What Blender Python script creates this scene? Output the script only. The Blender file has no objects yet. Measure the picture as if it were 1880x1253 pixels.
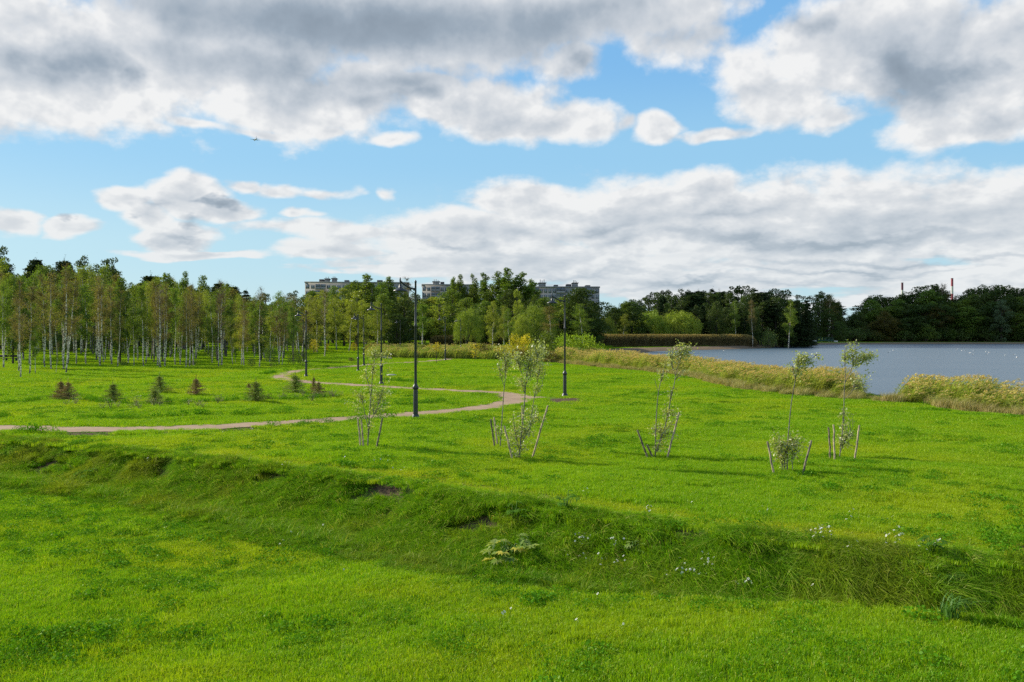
import bpy, math, random
import numpy as np
from mathutils import Vector, Matrix

# ------------------------------------------------------------------ camera, world, sun, exposure
SC = bpy.context.scene
COL = SC.collection
FPX, HOR, CX, CAMZ = 1567.0, 616.0, 940.0, 3.6
cd = bpy.data.cameras.new('camera'); cam = bpy.data.objects.new('camera', cd); COL.objects.link(cam)
cam.location = (0, 0, CAMZ); cam.rotation_euler = (math.radians(90), 0, 0)
cd.sensor_width = 36; cd.lens = 36 * FPX / 1880; cd.shift_y = -(626.5 - HOR) / 1880
cd.clip_start = 0.1; cd.clip_end = 30000
SC.camera = cam
SC.view_settings.view_transform = 'Standard'; SC.view_settings.look = 'None'
SC.view_settings.exposure = 0.40; SC.view_settings.gamma = 1
SC.cycles.use_denoising = False
SC.cycles.max_bounces = 6; SC.cycles.diffuse_bounces = 3; SC.cycles.transmission_bounces = 4
SC.cycles.transparent_max_bounces = 6; SC.cycles.caustics_reflective = False; SC.cycles.caustics_refractive = False

SUN_EL, SUN_ROT = 28.0, -60.0            # sun low on the left, a touch beyond the scene
r_ = math.radians(SUN_ROT); e_ = math.radians(SUN_EL)
SUNV = Vector((math.sin(r_) * math.cos(e_), math.cos(r_) * math.cos(e_), math.sin(e_)))
sd_ = bpy.data.lights.new('sun', 'SUN'); sd_.energy = 5.0; sd_.angle = math.radians(0.5); sd_.color = (1.0, 0.93, 0.80)
sun = bpy.data.objects.new('sun', sd_); COL.objects.link(sun)
sun.rotation_euler = SUNV.to_track_quat('Z', 'Y').to_euler(); sun.location = (-60, 20, 60)

class NT:
    """tiny helper for node trees"""
    def __init__(s, tree): s.t = tree; s.n = tree.nodes; s.l = tree.links
    def node(s, typ, **kw):
        n = s.n.new(typ)
        for k, v in kw.items(): setattr(n, k, v)
        return n
    def put(s, sock, v):
        if hasattr(v, 'is_output'): s.l.new(v, sock)
        elif v is not None: sock.default_value = v
    def math(s, op, a, b=None, c=None, clamp=False):
        n = s.node('ShaderNodeMath', operation=op, use_clamp=clamp)
        for i, v in enumerate((a, b, c)):
            if v is not None: s.put(n.inputs[i], v)
        return n.outputs[0]
    def vec(s, op, a, b=None, c=None):
        n = s.node('ShaderNodeVectorMath', operation=op)
        for i, v in enumerate((a, b, c)):
            if v is not None: s.put(n.inputs[i], v)
        return n.outputs['Value'] if op in ('LENGTH', 'DOT_PRODUCT') else n.outputs[0]
    def comb(s, x, y, z=0.0):
        n = s.node('ShaderNodeCombineXYZ')
        for i, v in enumerate((x, y, z)): s.put(n.inputs[i], v)
        return n.outputs[0]
    def noise(s, vec, scale, detail=4, rough=.5, dist=0.0, color=False):
        n = s.node('ShaderNodeTexNoise'); s.put(n.inputs['Vector'], vec)
        n.inputs['Scale'].default_value = scale; n.inputs['Detail'].default_value = detail
        n.inputs['Roughness'].default_value = rough; n.inputs['Distortion'].default_value = dist
        return n.outputs['Color'] if color else n.outputs['Fac']
    def step(s, v, a, b, x=0.0, y=1.0):
        n = s.node('ShaderNodeMapRange', interpolation_type='SMOOTHSTEP'); s.put(n.inputs['Value'], v)
        n.inputs['From Min'].default_value = a; n.inputs['From Max'].default_value = b
        n.inputs['To Min'].default_value = x; n.inputs['To Max'].default_value = y
        return n.outputs['Result']
    def mix(s, f, a, b, blend='MIX'):
        n = s.node('ShaderNodeMix', data_type='RGBA', blend_type=blend); s.put(n.inputs[0], f)
        for i, v in ((6, a), (7, b)):
            if not hasattr(v, 'is_output') and len(v) == 3: v = (*v, 1)
            s.put(n.inputs[i], v)
        return n.outputs[2]

# ---- the sky: Nishita air with broken cumulus / stratocumulus, laid out by azimuth and tan(elevation)
world = bpy.data.worlds.new('World'); SC.world = world; world.use_nodes = True
def sky_world():
    w = NT(world.node_tree); w.n.clear()
    out = w.node('ShaderNodeOutputWorld'); bg = w.node('ShaderNodeBackground'); w.l.new(bg.outputs[0], out.inputs[0])
    sky = w.node('ShaderNodeTexSky', sky_type='NISHITA'); sky.sun_disc = False
    sky.sun_elevation = math.radians(SUN_EL); sky.sun_rotation = math.radians(SUN_ROT)
    sky.air_density = 1.1; sky.dust_density = 0.7; sky.ozone_density = 2.2
    tc = w.node('ShaderNodeTexCoord').outputs['Generated']
    sp = w.node('ShaderNodeSeparateXYZ'); w.l.new(tc, sp.inputs[0]); x, y, z = sp.outputs
    az = w.math('ARCTAN2', x, y)
    hlen = w.math('SQRT', w.math('ADD', w.math('MULTIPLY', x, x), w.math('MULTIPLY', y, y)))
    v = w.math('DIVIDE', z, w.math('MAXIMUM', hlen, .001))
    vpos = w.math('MAXIMUM', v, 0.0)
    q = w.comb(w.math('MULTIPLY', az, 1.0), w.math('MULTIPLY', w.math('LOGARITHM', w.math('ADD', vpos, .09), math.e), .42), 0.0)
    p = w.comb(az, v, 0.0)
    wp = w.noise(q, 7.0, 3, .55, color=True)
    wv = w.vec('MULTIPLY', w.vec('SUBTRACT', wp, (.5, .5, .5)), (.10, .05, 0))
    pw = w.vec('ADD', p, wv)
    wq = w.noise(q, 3.6, 6, .6, color=True)
    pw2 = w.vec('ADD', p, w.vec('MULTIPLY', w.vec('SUBTRACT', wq, (.5, .5, .5)), (.42, .17, 0)))
    def uv(px, py):
        a = math.atan((px - CX) / FPX); return a, (HOR - py) / FPX * math.cos(a)
    def field(vec, blobs, sm=.1):
        cur = None
        for b in blobs:
            cx, cy, rx, ry = b[:4]; wt = b[4] if len(b) > 4 else 1.0
            u0, v0 = uv(cx, cy); k = math.cos(u0)
            ru, rv = rx / FPX * k * k, ry / FPX * k
            d = w.vec('LENGTH', w.vec('MULTIPLY_ADD', vec, (1 / ru, 1 / rv, 0), (-u0 / ru, -v0 / rv, 0)))
            # signed height over the blob's rim, in units of its smaller radius in radians / .06
            h = w.math('MULTIPLY_ADD', d, -wt, wt)
            cur = h if cur is None else w.math('SMOOTH_MAX', cur, h, sm)
        return cur
    cover = [(60, 150, 360, 118), (330, 90, 420, 150), (690, 35, 400, 122), (540, 190, 250, 66, .9), (1090, 15, 320, 84), (1055, 112, 78, 36, .7), (660, 150, 110, 66, .6), (1250, 70, 140, 55, .5),
             (860, 190, 175, 52, 1.1), (770, 158, 95, 40, 1.1), (960, 222, 165, 46, 1.1), (1060, 236, 70, 24, .7), (1205, 237, 56, 28, 1.0), (1310, 251, 85, 15, .75), (735, 254, 44, 15, .7), (592, 240, 46, 15, .8), (480, 240, 66, 11, .6), (385, 234, 90, 14, .6), (1140, 232, 30, 12, .4),
             (1620, 80, 285, 125), (1780, 120, 260, 150), (1440, 190, 110, 58, .8), (1800, 232, 240, 36, .9), (1520, 225, 90, 28, .6), (1930, 60, 200, 160), (1400, 120, 80, 60, .5),
             (26, 400, 56, 26, 1.0), (120, 412, 38, 21, .9), (225, 358, 66, 32, 1.25), (350, 362, 84, 44, 1.35), (425, 388, 84, 24, 1.3), (262, 395, 60, 34, 1.0), (320, 432, 96, 30, 1.2), (375, 469, 150, 11, 1.0), (452, 338, 32, 15, .8), (512, 348, 52, 17, .6), (605, 358, 50, 9, .38), (703, 362, 28, 11, .55), (548, 397, 30, 12, .8), (640, 354, 12, 9, .2),
             (1500, 420, 640, 108), (1180, 410, 330, 96), (1290, 345, 90, 40), (1000, 370, 140, 52), (1750, 400, 360, 92), (870, 430, 260, 52), (620, 424, 190, 20, .8), (620, 462, 130, 22, .8), (1000, 485, 400, 56, 1.1), (740, 500, 150, 20, .5), (1500, 512, 640, 44, 1.0), (1900, 430, 300, 110), (1250, 528, 460, 30, .9), (1750, 540, 300, 16, .7), (1000, 545, 200, 10, .5), (1550, 556, 400, 9, .7), (600, 505, 120, 8, .4)]
    dark = [(620, 20, 620, 88, 1.25), (960, 40, 330, 90, 1.1), (560, 120, 420, 52, .8), (120, 135, 150, 60, 1.1), (210, 150, 80, 40, 1.0), (1060, 112, 95, 44, .9), (1260, 80, 150, 55, .55), (650, 165, 110, 34, .7), (1050, 60, 280, 60, .7),
            (1700, 130, 150, 76, 1.15), (1540, 18, 85, 34, .8), (1640, 160, 110, 45, .7), (1860, 60, 90, 80, .5), (1600, 45, 110, 45, .3), (1850, 185, 110, 32, .5),
            (445, 398, 70, 14, 1.2), (365, 452, 64, 14, 1.0), (270, 400, 60, 16, .6), (60, 414, 46, 10, .9), (150, 425, 20, 8, .5), (380, 480, 110, 6, .4),
            (1420, 444, 330, 20, .70), (1650, 428, 330, 18, .80), (1330, 400, 240, 18, .45), (1080, 415, 220, 16, .5), (1750, 470, 300, 10, .8), (1150, 455, 160, 14, .5), (1000, 500, 200, 12, .6), (1600, 505, 300, 9, .6), (780, 455, 150, 10, .5), (1240, 530, 160, 10, .8), (1700, 380, 220, 24, .35), (1500, 540, 260, 8, .5), (940, 210, 120, 14, .3)]
    D = field(pw, cover); G = field(pw2, dark, .2)
    nA = w.noise(q, 9.5, 9, .52, .15)
    qo = w.vec('ADD', q, (-.012, .016, 0))
    nB = w.noise(qo, 9.5, 5, .52, .15)
    nF = w.noise(q, 30.0, 7, .62)
    def billow(vec):
        n = w.node('ShaderNodeTexVoronoi', feature='SMOOTH_F1', voronoi_dimensions='2D'); w.put(n.inputs['Vector'], w.vec('ADD', vec, w.vec('MULTIPLY', wp, (.05, .05, 0))))
        n.inputs['Scale'].default_value = 12.0; n.inputs['Detail'].default_value = 3.0; n.inputs['Roughness'].default_value = .52; n.inputs['Lacunarity'].default_value = 2.3; n.inputs['Smoothness'].default_value = .35; n.normalize = True
        return w.math('SUBTRACT', 1.0, n.outputs['Distance'])
    bA = billow(q); bB = billow(w.vec('ADD', q, (-.010, .014, 0)))
    nb = w.math('ADD', w.math('MULTIPLY', w.math('SUBTRACT', nA, .5), .75), w.math('MULTIPLY', w.math('SUBTRACT', bA, .66), .55))
    # elsewhere in the sky (out of the photo) plain scattered cover
    side = w.step(w.math('ABSOLUTE', az), .62, .8)
    high = w.step(v, .42, .6)
    other = w.math('MAXIMUM', side, high)
    gen = w.math('MULTIPLY', w.math('SUBTRACT', w.noise(q, 3.0, 4, .5), .50), 3.0)
    Dm = w.math('ADD', w.math('MULTIPLY', D, w.math('SUBTRACT', 1.0, other)), w.math('MULTIPLY', gen, other))
    dens = w.math('ADD', Dm, w.math('MULTIPLY', nb, 1.45))
    dens = w.math('ADD', dens, w.math('MULTIPLY', w.math('SUBTRACT', nF, .5), .62))
    rowm = w.step(v, .055, .125, 1.0, 0.0)
    nR = w.noise(w.comb(w.math('MULTIPLY', az, 7.0), w.math('MULTIPLY', v, 70.0), 0.0), 1.0, 5, .55, .2)
    row = w.math('MULTIPLY', w.math('SUBTRACT', nR, .5), rowm)
    dens = w.math('ADD', dens, w.math('MULTIPLY', row, 2.1))
    alpha = w.math('POWER', w.step(dens, -.12, .36), .85)
    # light: puffs lit from the upper left, grey undersides where the layer is thick
    relief = w.math('ADD', w.math('MULTIPLY', w.math('SUBTRACT', nA, nB), 2.0), w.math('MULTIPLY', w.math('SUBTRACT', bA, bB), 1.5))
    gg = w.step(w.math('ADD', G, w.math('MULTIPLY', nb, .5)), -.25, 1.15)
    thick = w.step(dens, .22, 1.3)
    shade = w.math('SUBTRACT', w.math('SUBTRACT', .98, w.math('MULTIPLY', gg, .60)), w.math('MULTIPLY', thick, .26))
    shade = w.math('ADD', shade, w.math('MULTIPLY', relief, w.math('SUBTRACT', .55, w.math('MULTIPLY', gg, .30))), clamp=True)
    shade = w.math('ADD', shade, w.math('MULTIPLY', row, .8), clamp=True)
    n = w.node('ShaderNodeValToRGB'); w.l.new(shade, n.inputs[0]); cr = n.color_ramp
    cr.elements[0].position = 0.0; cr.elements[0].color = (.205, .255, .315, 1)
    cr.elements[1].position = 1.0; cr.elements[1].color = (.90, .90, .895, 1)
    for ps, c in ((.35, (.34, .405, .48, 1)), (.65, (.56, .605, .66, 1)), (.86, (.73, .75, .775, 1))):
        e = cr.elements.new(ps); e.color = c
    skyc = w.vec('MULTIPLY', sky.outputs[0], (.150, .172, .168))
    # pale air low over the land
    gr = w.node('ShaderNodeValToRGB'); w.l.new(w.math('MULTIPLY', vpos, 2.0), gr.inputs[0]); gr.color_ramp.interpolation = 'EASE'
    gr.color_ramp.elements[0].color = (.54, .74, .82, 1); gr.color_ramp.elements[1].position = 1; gr.color_ramp.elements[1].color = (.16, .40, .80, 1)
    for ps, c in ((.18, (.46, .70, .84, 1)), (.42, (.31, .60, .86, 1)), (.66, (.21, .49, .84, 1))):
        e = gr.color_ramp.elements.new(ps); e.color = c
    skyc = w.mix(.90, skyc, gr.outputs[0])
    cloud = w.mix(w.math('MULTIPLY', w.step(v, .02, .20, 1, 0), .30), n.outputs[0], (.60, .70, .76))
    col = w.mix(w.math('MULTIPLY', alpha, .97), skyc, cloud)
    col = w.mix(w.step(v, .45, 1.1, 0, .55), col, (.10, .22, .46))
    w.l.new(col, bg.inputs[0]); bg.inputs[1].default_value = 0.76
sky_world()
world.cycles.sampling_method = 'MANUAL'; world.cycles.sample_map_resolution = 512

# ------------------------------------------------------------------ helpers
def smooth(a, b, x):
    t = np.clip((np.asarray(x, float) - a) / (b - a), 0, 1); return t * t * (3 - 2 * t)
_rt = np.random.RandomState(7); _TAB = _rt.rand(256, 256)
def vnoise(x, y):
    x = np.asarray(x, float); y = np.asarray(y, float)
    xi = np.floor(x).astype(int); yi = np.floor(y).astype(int); fx = x - xi; fy = y - yi
    fx = fx * fx * (3 - 2 * fx); fy = fy * fy * (3 - 2 * fy)
    g = lambda a, b: _TAB[a & 255, b & 255]
    return (g(xi, yi) * (1 - fx) + g(xi + 1, yi) * fx) * (1 - fy) + (g(xi, yi + 1) * (1 - fx) + g(xi + 1, yi + 1) * fx) * fy
def fbm(x, y, o=4):
    s = 0; a = .5; t = 0
    for i in range(o):
        s = s + a * vnoise(x * 2 ** i + 17.3 * i, y * 2 ** i + 5.1 * i); t += a; a *= .5
    return s / t
def W(px, py, z=0.0):
    Y = (CAMZ - z) * FPX / (py - HOR); return ((px - CX) / FPX * Y, Y)
def poly_dist(x, y, pts):
    """distance to a polyline, vectorised"""
    d = np.full(np.shape(x), 1e9)
    for (ax, ay), (bx, by) in zip(pts[:-1], pts[1:]):
        vx, vy = bx - ax, by - ay; L = vx * vx + vy * vy + 1e-9
        t = np.clip(((x - ax) * vx + (y - ay) * vy) / L, 0, 1)
        d = np.minimum(d, np.hypot(x - ax - t * vx, y - ay - t * vy))
    return d
def inside(x, y, poly):
    c = np.zeros(np.shape(x), bool); n = len(poly)
    for i in range(n):
        ax, ay = poly[i]; bx, by = poly[(i + 1) % n]
        if ay == by: continue
        m = ((ay > y) != (by > y)) & (x < (bx - ax) * (y - ay) / (by - ay) + ax)
        c ^= m
    return c
def spline(pts, n=12):
    """Catmull-Rom"""
    P = [np.array(p, float) for p in pts]; P = [2 * P[0] - P[1]] + P + [2 * P[-1] - P[-2]]; out = []
    for i in range(1, len(P) - 2):
        for k in range(n):
            t = k / n
            out.append(.5 * ((2 * P[i]) + (-P[i - 1] + P[i + 1]) * t + (2 * P[i - 1] - 5 * P[i] + 4 * P[i + 1] - P[i + 2]) * t * t + (-P[i - 1] + 3 * P[i] - 3 * P[i + 1] + P[i + 2]) * t ** 3))
    out.append(P[-2]); return np.array(out)

# ---- terrain description
LX = np.array([-300, -60, -40, -26, -17.9, -9.7, -3.2, .68, 2.7, 5.2, 8, 12, 20, 40, 300.])
LY = np.array([170, 52, 43, 35.5, 29.8, 25.4, 21.1, 17.9, 16.3, 14.7, 13.4, 11.8, 9.5, 5, -60.])
_gx = np.linspace(-300, 300, 6001); _gy = np.interp(_gx, LX, LY); _k = np.hanning(41); _k /= _k.sum()
_gy = np.convolve(np.pad(_gy, 20, mode='edge'), _k, 'valid'); _gs = np.gradient(_gy, _gx)
def ditch_d(x, y):
    """distance in front (camera side) of the far lip of the ditch"""
    s = np.interp(x, _gx, _gs)
    return (np.interp(x, _gx, _gy) - y) / np.sqrt(1 + s * s) + (fbm(x * .7 + 3, x * .1, 3) - .5) * .35
WXs = [-18, -8, -4, 0, 3, 5, 8, 15]
def ditch_par(x):
    return (np.interp(x, WXs, [2.7, 2.6, 3.1, 3.0, 2.3, 2.0, 1.85, 1.8]),
            np.interp(x, WXs, [-.9, -.9, -.85, -.72, -.55, -.42, -.4, -.4]),
            np.interp(x, WXs, [.0, .0, .06, .14, .34, .5, .58, .6]))
REED = [(1990, 782), (1880, 767), (1790, 757), (1700, 748), (1600, 740), (1500, 731), (1400, 721), (1340, 712), (1290, 700), (1240, 690), (1170, 682), (1100, 675), (1040, 669), (980, 664)]
REEDW = spline([W(*p) for p in REED], 6)
def offset_line(P, d):
    T = np.gradient(P, axis=0); T /= np.linalg.norm(T, axis=1)[:, None]
    return P + np.stack([T[:, 1], -T[:, 0]], 1) * d
SHORE = offset_line(REEDW, 6.0)      # to the right of the way from near to far
SHORE = SHORE[: -8]
WATZ = -0.5
WATER = [(600, -80), (60, -80), (42, 18)] + [tuple(p) for p in SHORE] + [(24, 150), (30, 195), W(1200, 645.5, WATZ), W(1300, 642.5, WATZ), W(1380, 640.5, WATZ), W(1440, 637.5, WATZ), W(1455, 634.5, WATZ), W(1500, 633.0, WATZ), W(1700, 632.4, WATZ), W(2300, 632.4, WATZ), (900, 380)]
WCL = WATER + [WATER[0]]
PATH_PX = [(-260, 781), (-100, 785), (0, 787), (130, 789), (260, 788), (380, 785), (450, 781), (560, 775), (660, 768), (760, 761), (860, 752), (920, 743.5), (952, 734), (940, 725.5), (895, 720.5), (820, 717), (740, 713), (660, 708), (600, 704.5), (550, 700), (518, 695), (512, 690), (535, 684), (570, 679), (612, 676)]
PATHW = spline([W(*p) for p in PATH_PX], 10)
SPURW = spline([W(930, 731), W(965, 730), W(1004, 730.5)], 8)
FARP = spline([W(612, 676), W(650, 673), W(700, 669), W(740, 667), W(790, 664), W(835, 660), W(860, 657)], 6)
TRENCH = spline([W(-160, 800), W(0, 801), W(120, 800), W(290, 798), W(400, 793), W(452, 788)], 6)

def height(x, y, micro=True):
    x = np.asarray(x, float); y = np.asarray(y, float)
    w, zn, ve = ditch_par(x); d = ditch_d(x, y); p = d / w
    t_ = np.clip(p / .76, 0, 1); z = -(ve - zn) * (1 - (1 - t_) ** 1.75) * smooth(-.06, .10, p) + ve * smooth(.78, 1.10, p)
    r = np.hypot(x, y)
    az = x / np.maximum(y, 1)
    rise = smooth(105, 255, y) * 2.0 * (1 - .85 * smooth(.07, .11, az)) + smooth(500, 900, r) * 2
    z = z + rise
    if micro:
        pd = np.minimum(poly_dist(x, y, PATHW[::3]), poly_dist(x, y, SPURW[::3]))
        calm = smooth(1.0, 2.5, pd) * smooth(200, 60, r) * (1 - .8 * smooth(-2.0, -.3, d) * smooth(w + 1.5, w, d))
        z = z + calm * ((fbm(x * .35, y * .35, 3) - .5) * .22 + (fbm(x * 1.6 + 9, y * 1.6, 2) - .5) * .09)
        z = z + np.where((d > 0) & (d < w), (fbm(x * 1.3, y * 1.3 + 4, 4) - .5) * .10, 0)
    tr = poly_dist(x, y, TRENCH); z = z - .05 * smooth(.6, .2, tr)
    m = (x > -60) & (y > -100) & (y < 600)
    sd = np.full(x.shape, 1e3)
    if m.any():
        sdm = poly_dist(x[m], y[m], WCL); ins = inside(x[m], y[m], WATER); sd[m] = np.where(ins, -sdm, sdm)
    shore = WATZ + np.where(sd > 0, np.where(y > 330, .30, .22) * sd, .35 * sd) + (0 if not micro else (fbm(x * .5, y * .5, 2) - .5) * .15)
    z = np.where(sd < 30, np.minimum(z, np.maximum(shore, -1.6)), z)
    return z
def h1(x, y): return float(height(np.array([x]), np.array([y]))[0])
_Ys = np.exp(np.linspace(math.log(6), math.log(900), 1400))
def hit(px, py):
    """where the line of sight through a photo pixel meets the ground"""
    X = (px - CX) / FPX * _Ys; Z = CAMZ - (py - HOR) / FPX * _Ys
    g = height(X, _Ys); k = np.argmax(Z < g)
    return float(X[k]), float(_Ys[k]), float(g[k])

class MB:
    """collects geometry; build() links it as ONE mesh object"""
    def __init__(s): s.V = []; s.F = []; s.M = []; s.n = 0; s.A = {}
    def add(s, V, F, m=0):
        V = np.asarray(V, float).reshape(-1, 3); F = np.asarray(F, int)
        s.V.append(V); s.F.append(F + s.n); s.M.append(np.full(len(F), m)); s.n += len(V); return s
    def box(s, x0, x1, y0, y1, z0, z1, m=0):
        V = [(x, y, z) for x in (x0, x1) for y in (y0, y1) for z in (z0, z1)]
        return s.add(V, [(0, 1, 3, 2), (4, 6, 7, 5), (0, 4, 5, 1), (2, 3, 7, 6), (0, 2, 6, 4), (1, 5, 7, 3)], m)
    def tube(s, pts, rad, n=6, m=0, cap=True):
        P = np.asarray(pts, float); R = np.broadcast_to(np.asarray(rad, float), (len(P),))
        T = np.gradient(P, axis=0); T /= np.linalg.norm(T, axis=1)[:, None] + 1e-12
        u = np.array([1., 0, 0]) if abs(T[0][0]) < .8 else np.array([0, 1., 0]); rings = []
        a = np.arange(n) * 2 * math.pi / n
        for i in range(len(P)):
            u = u - T[i] * u.dot(T[i]); u /= np.linalg.norm(u); v = np.cross(T[i], u)
            rings.append(P[i] + R[i] * (np.cos(a)[:, None] * u + np.sin(a)[:, None] * v))
        V = np.concatenate(rings); F = []
        for i in range(len(P) - 1):
            for k in range(n):
                k2 = (k + 1) % n; F.append((i * n + k, i * n + k2, (i + 1) * n + k2, (i + 1) * n + k))
        s.add(V, F, m)
        if cap and n <= 8:
            for i in (0, len(P) - 1):
                b = i * n
                c = np.concatenate([rings[i], P[i][None]]); s.add(c, [(k, (k + 1) % n, n) for k in range(n)], m)
        return s
    def lathe(s, prof, n=14, m=0, at=(0, 0, 0)):
        a = np.arange(n) * 2 * math.pi / n; V = []; F = []
        for r, z in prof: V += [(at[0] + r * math.cos(t), at[1] + r * math.sin(t), at[2] + z) for t in a]
        for i in range(len(prof) - 1):
            for k in range(n):
                k2 = (k + 1) % n; F.append((i * n + k, i * n + k2, (i + 1) * n + k2, (i + 1) * n + k))
        return s.add(V, F, m)
    def leaves(s, C, size, rng, m=0, asp=.55, up=.3, elong=None):
        """diamond leaf faces centred at C"""
        C = np.asarray(C, float); n = len(C)
        if n == 0: return s
        N = rng.normal(size=(n, 3)); N[:, 2] += up * 2; N /= np.linalg.norm(N, axis=1)[:, None]
        A = rng.normal(size=(n, 3)) if elong is None else rng.normal(size=(n, 3)) * .45 + np.asarray(elong)
        A -= N * (A * N).sum(1)[:, None]; A /= np.linalg.norm(A, axis=1)[:, None] + 1e-9; B = np.cross(N, A)
        S = (np.asarray(size) * (.65 + .7 * rng.random_sample(n)))[:, None]
        V = np.stack([C + A * S * .5, C + B * S * asp * .5, C - A * S * .5, C - B * S * asp * .5], 1).reshape(-1, 3)
        return s.add(V, np.arange(4 * n).reshape(n, 4), m)
    def mesh(s, name, mats, sm=False):
        me = bpy.data.meshes.new(name)
        V = np.concatenate(s.V); me.vertices.add(len(V)); me.vertices.foreach_set('co', V.ravel())
        lt = np.concatenate([np.full(len(F), F.shape[1]) for F in s.F]); li = np.concatenate([F.ravel() for F in s.F])
        me.loops.add(len(li)); me.loops.foreach_set('vertex_index', li.astype(np.int32))
        me.polygons.add(len(lt)); me.polygons.foreach_set('loop_start', np.concatenate([[0], np.cumsum(lt)[:-1]]).astype(np.int32))
        me.polygons.foreach_set('material_index', np.concatenate(s.M).astype(np.int32))
        if sm: me.polygons.foreach_set('use_smooth', np.ones(len(lt), bool))
        for mt in (mats if isinstance(mats, (list, tuple)) else [mats]): me.materials.append(mt)
        me.update(calc_edges=True); me.validate(); return me
    def build(s, name, mats, parent=None, sm=False, link=True):
        o = bpy.data.objects.new(name, s.mesh(name, mats, sm))
        if link: COL.objects.link(o)
        if parent is not None: o.parent = parent
        return o
def tag(o, label=None, cat=None, group=None, kind=None):
    if label: o['label'] = label
    if cat: o['category'] = cat
    if group: o['group'] = group
    if kind: o['kind'] = kind
    return o
def empty(name, loc, rz=0, label=None, cat=None, group=None):
    o = bpy.data.objects.new(name, None); COL.objects.link(o); o.location = loc; o.rotation_euler = (0, 0, rz)
    o.empty_display_size = .3
    return tag(o, label, cat, group)
def part(name, me, parent):
    o = bpy.data.objects.new(name, me); COL.objects.link(o); o.parent = parent; return o
def copy_tree(o, parent=None):
    c = o.copy(); COL.objects.link(c); c.parent = parent
    for ch in list(o.children): copy_tree(ch, c)
    return c
ORD = 'first second third fourth fifth sixth seventh eighth ninth tenth eleventh twelfth thirteenth fourteenth fifteenth sixteenth seventeenth eighteenth nineteenth twentieth'.split()
def ordw(n):
    if n <= 20: return ORD[n - 1]
    return {2: 'twenty', 3: 'thirty', 4: 'forty', 5: 'fifty'}[n // 10] + '-' + ORD[n % 10 - 1] if n % 10 else {3: 'thirtieth', 4: 'fortieth', 5: 'fiftieth'}[n // 10]

# ------------------------------------------------------------------ materials
def mat(name):
    m = bpy.data.materials.new(name); m.use_nodes = True; t = NT(m.node_tree); t.n.clear()
    out = t.node('ShaderNodeOutputMaterial'); return m, t, out
def simple(name, col, rough=.7, metal=0, var=.15, scale=3.0, bump=0, col2=None, stretch=(1, 1, 1)):
    m, t, out = mat(name); b = t.node('ShaderNodeBsdfPrincipled'); t.l.new(b.outputs[0], out.inputs[0])
    co = t.vec('MULTIPLY', t.node('ShaderNodeTexCoord').outputs['Object'], stretch)
    n = t.noise(co, scale, 5, .6)
    c2 = col2 or tuple(c * (1 - var * 2) for c in col)
    t.put(b.inputs['Base Color'], t.mix(t.step(n, .35, .65), col, c2))
    b.inputs['Roughness'].default_value = rough; b.inputs['Metallic'].default_value = metal
    if bump:
        bp = t.node('ShaderNodeBump'); bp.inputs['Strength'].default_value = bump; t.l.new(n, bp.inputs['Height']); t.l.new(bp.outputs[0], b.inputs['Normal'])
    return m
def leafmat(name, c1, c2, trans=.35, scale=.6, gloss=.02, under=None, attr=False, tcol=None, objvar=.35):
    """leaf: diffuse + light passing through + a little sheen; two colours in clumps, tree-to-tree variation"""
    m, t, out = mat(name)
    co = t.node('ShaderNodeTexCoord').outputs['Object']
    n = t.noise(co, scale, 4, .6); rnd = t.node('ShaderNodeObjectInfo').outputs['Random']
    isl = t.node('ShaderNodeNewGeometry').outputs['Random Per Island']
    f = t.math('ADD', t.step(n, .36, .64), t.math('MULTIPLY', t.math('SUBTRACT', isl, .5), .5), clamp=True)
    c = t.mix(f, c1, c2)
    hs = t.node('ShaderNodeHueSaturation'); t.put(hs.inputs['Color'], c)
    t.put(hs.inputs['Value'], t.math('ADD', 1 - objvar * .5, t.math('MULTIPLY', rnd, objvar)))
    t.put(hs.inputs['Hue'], t.math('ADD', .5 - objvar * .035, t.math('MULTIPLY', t.math('FRACT', t.math('MULTIPLY', rnd, 7.3)), objvar * .07)))
    c = hs.outputs[0]
    if under:
        c = t.mix(t.node('ShaderNodeNewGeometry').outputs['Backfacing'], c, under)
    d = t.node('ShaderNodeBsdfDiffuse'); tr = t.node('ShaderNodeBsdfTranslucent'); g = t.node('ShaderNodeBsdfGlossy')
    t.put(d.inputs[0], c); t.put(tr.inputs[0], t.mix(1.0, c, tcol or (1.0, 1.05, .45), 'MULTIPLY')); g.inputs[1].default_value = .45; g.inputs[0].default_value = (.8, .8, .8, 1)
    m1 = t.node('ShaderNodeMixShader'); m1.inputs[0].default_value = trans; t.l.new(d.outputs[0], m1.inputs[1]); t.l.new(tr.outputs[0], m1.inputs[2])
    m2 = t.node('ShaderNodeMixShader'); m2.inputs[0].default_value = gloss; t.l.new(m1.outputs[0], m2.inputs[1]); t.l.new(g.outputs[0], m2.inputs[2])
    t.l.new(m2.outputs[0], out.inputs[0]); return m
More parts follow.
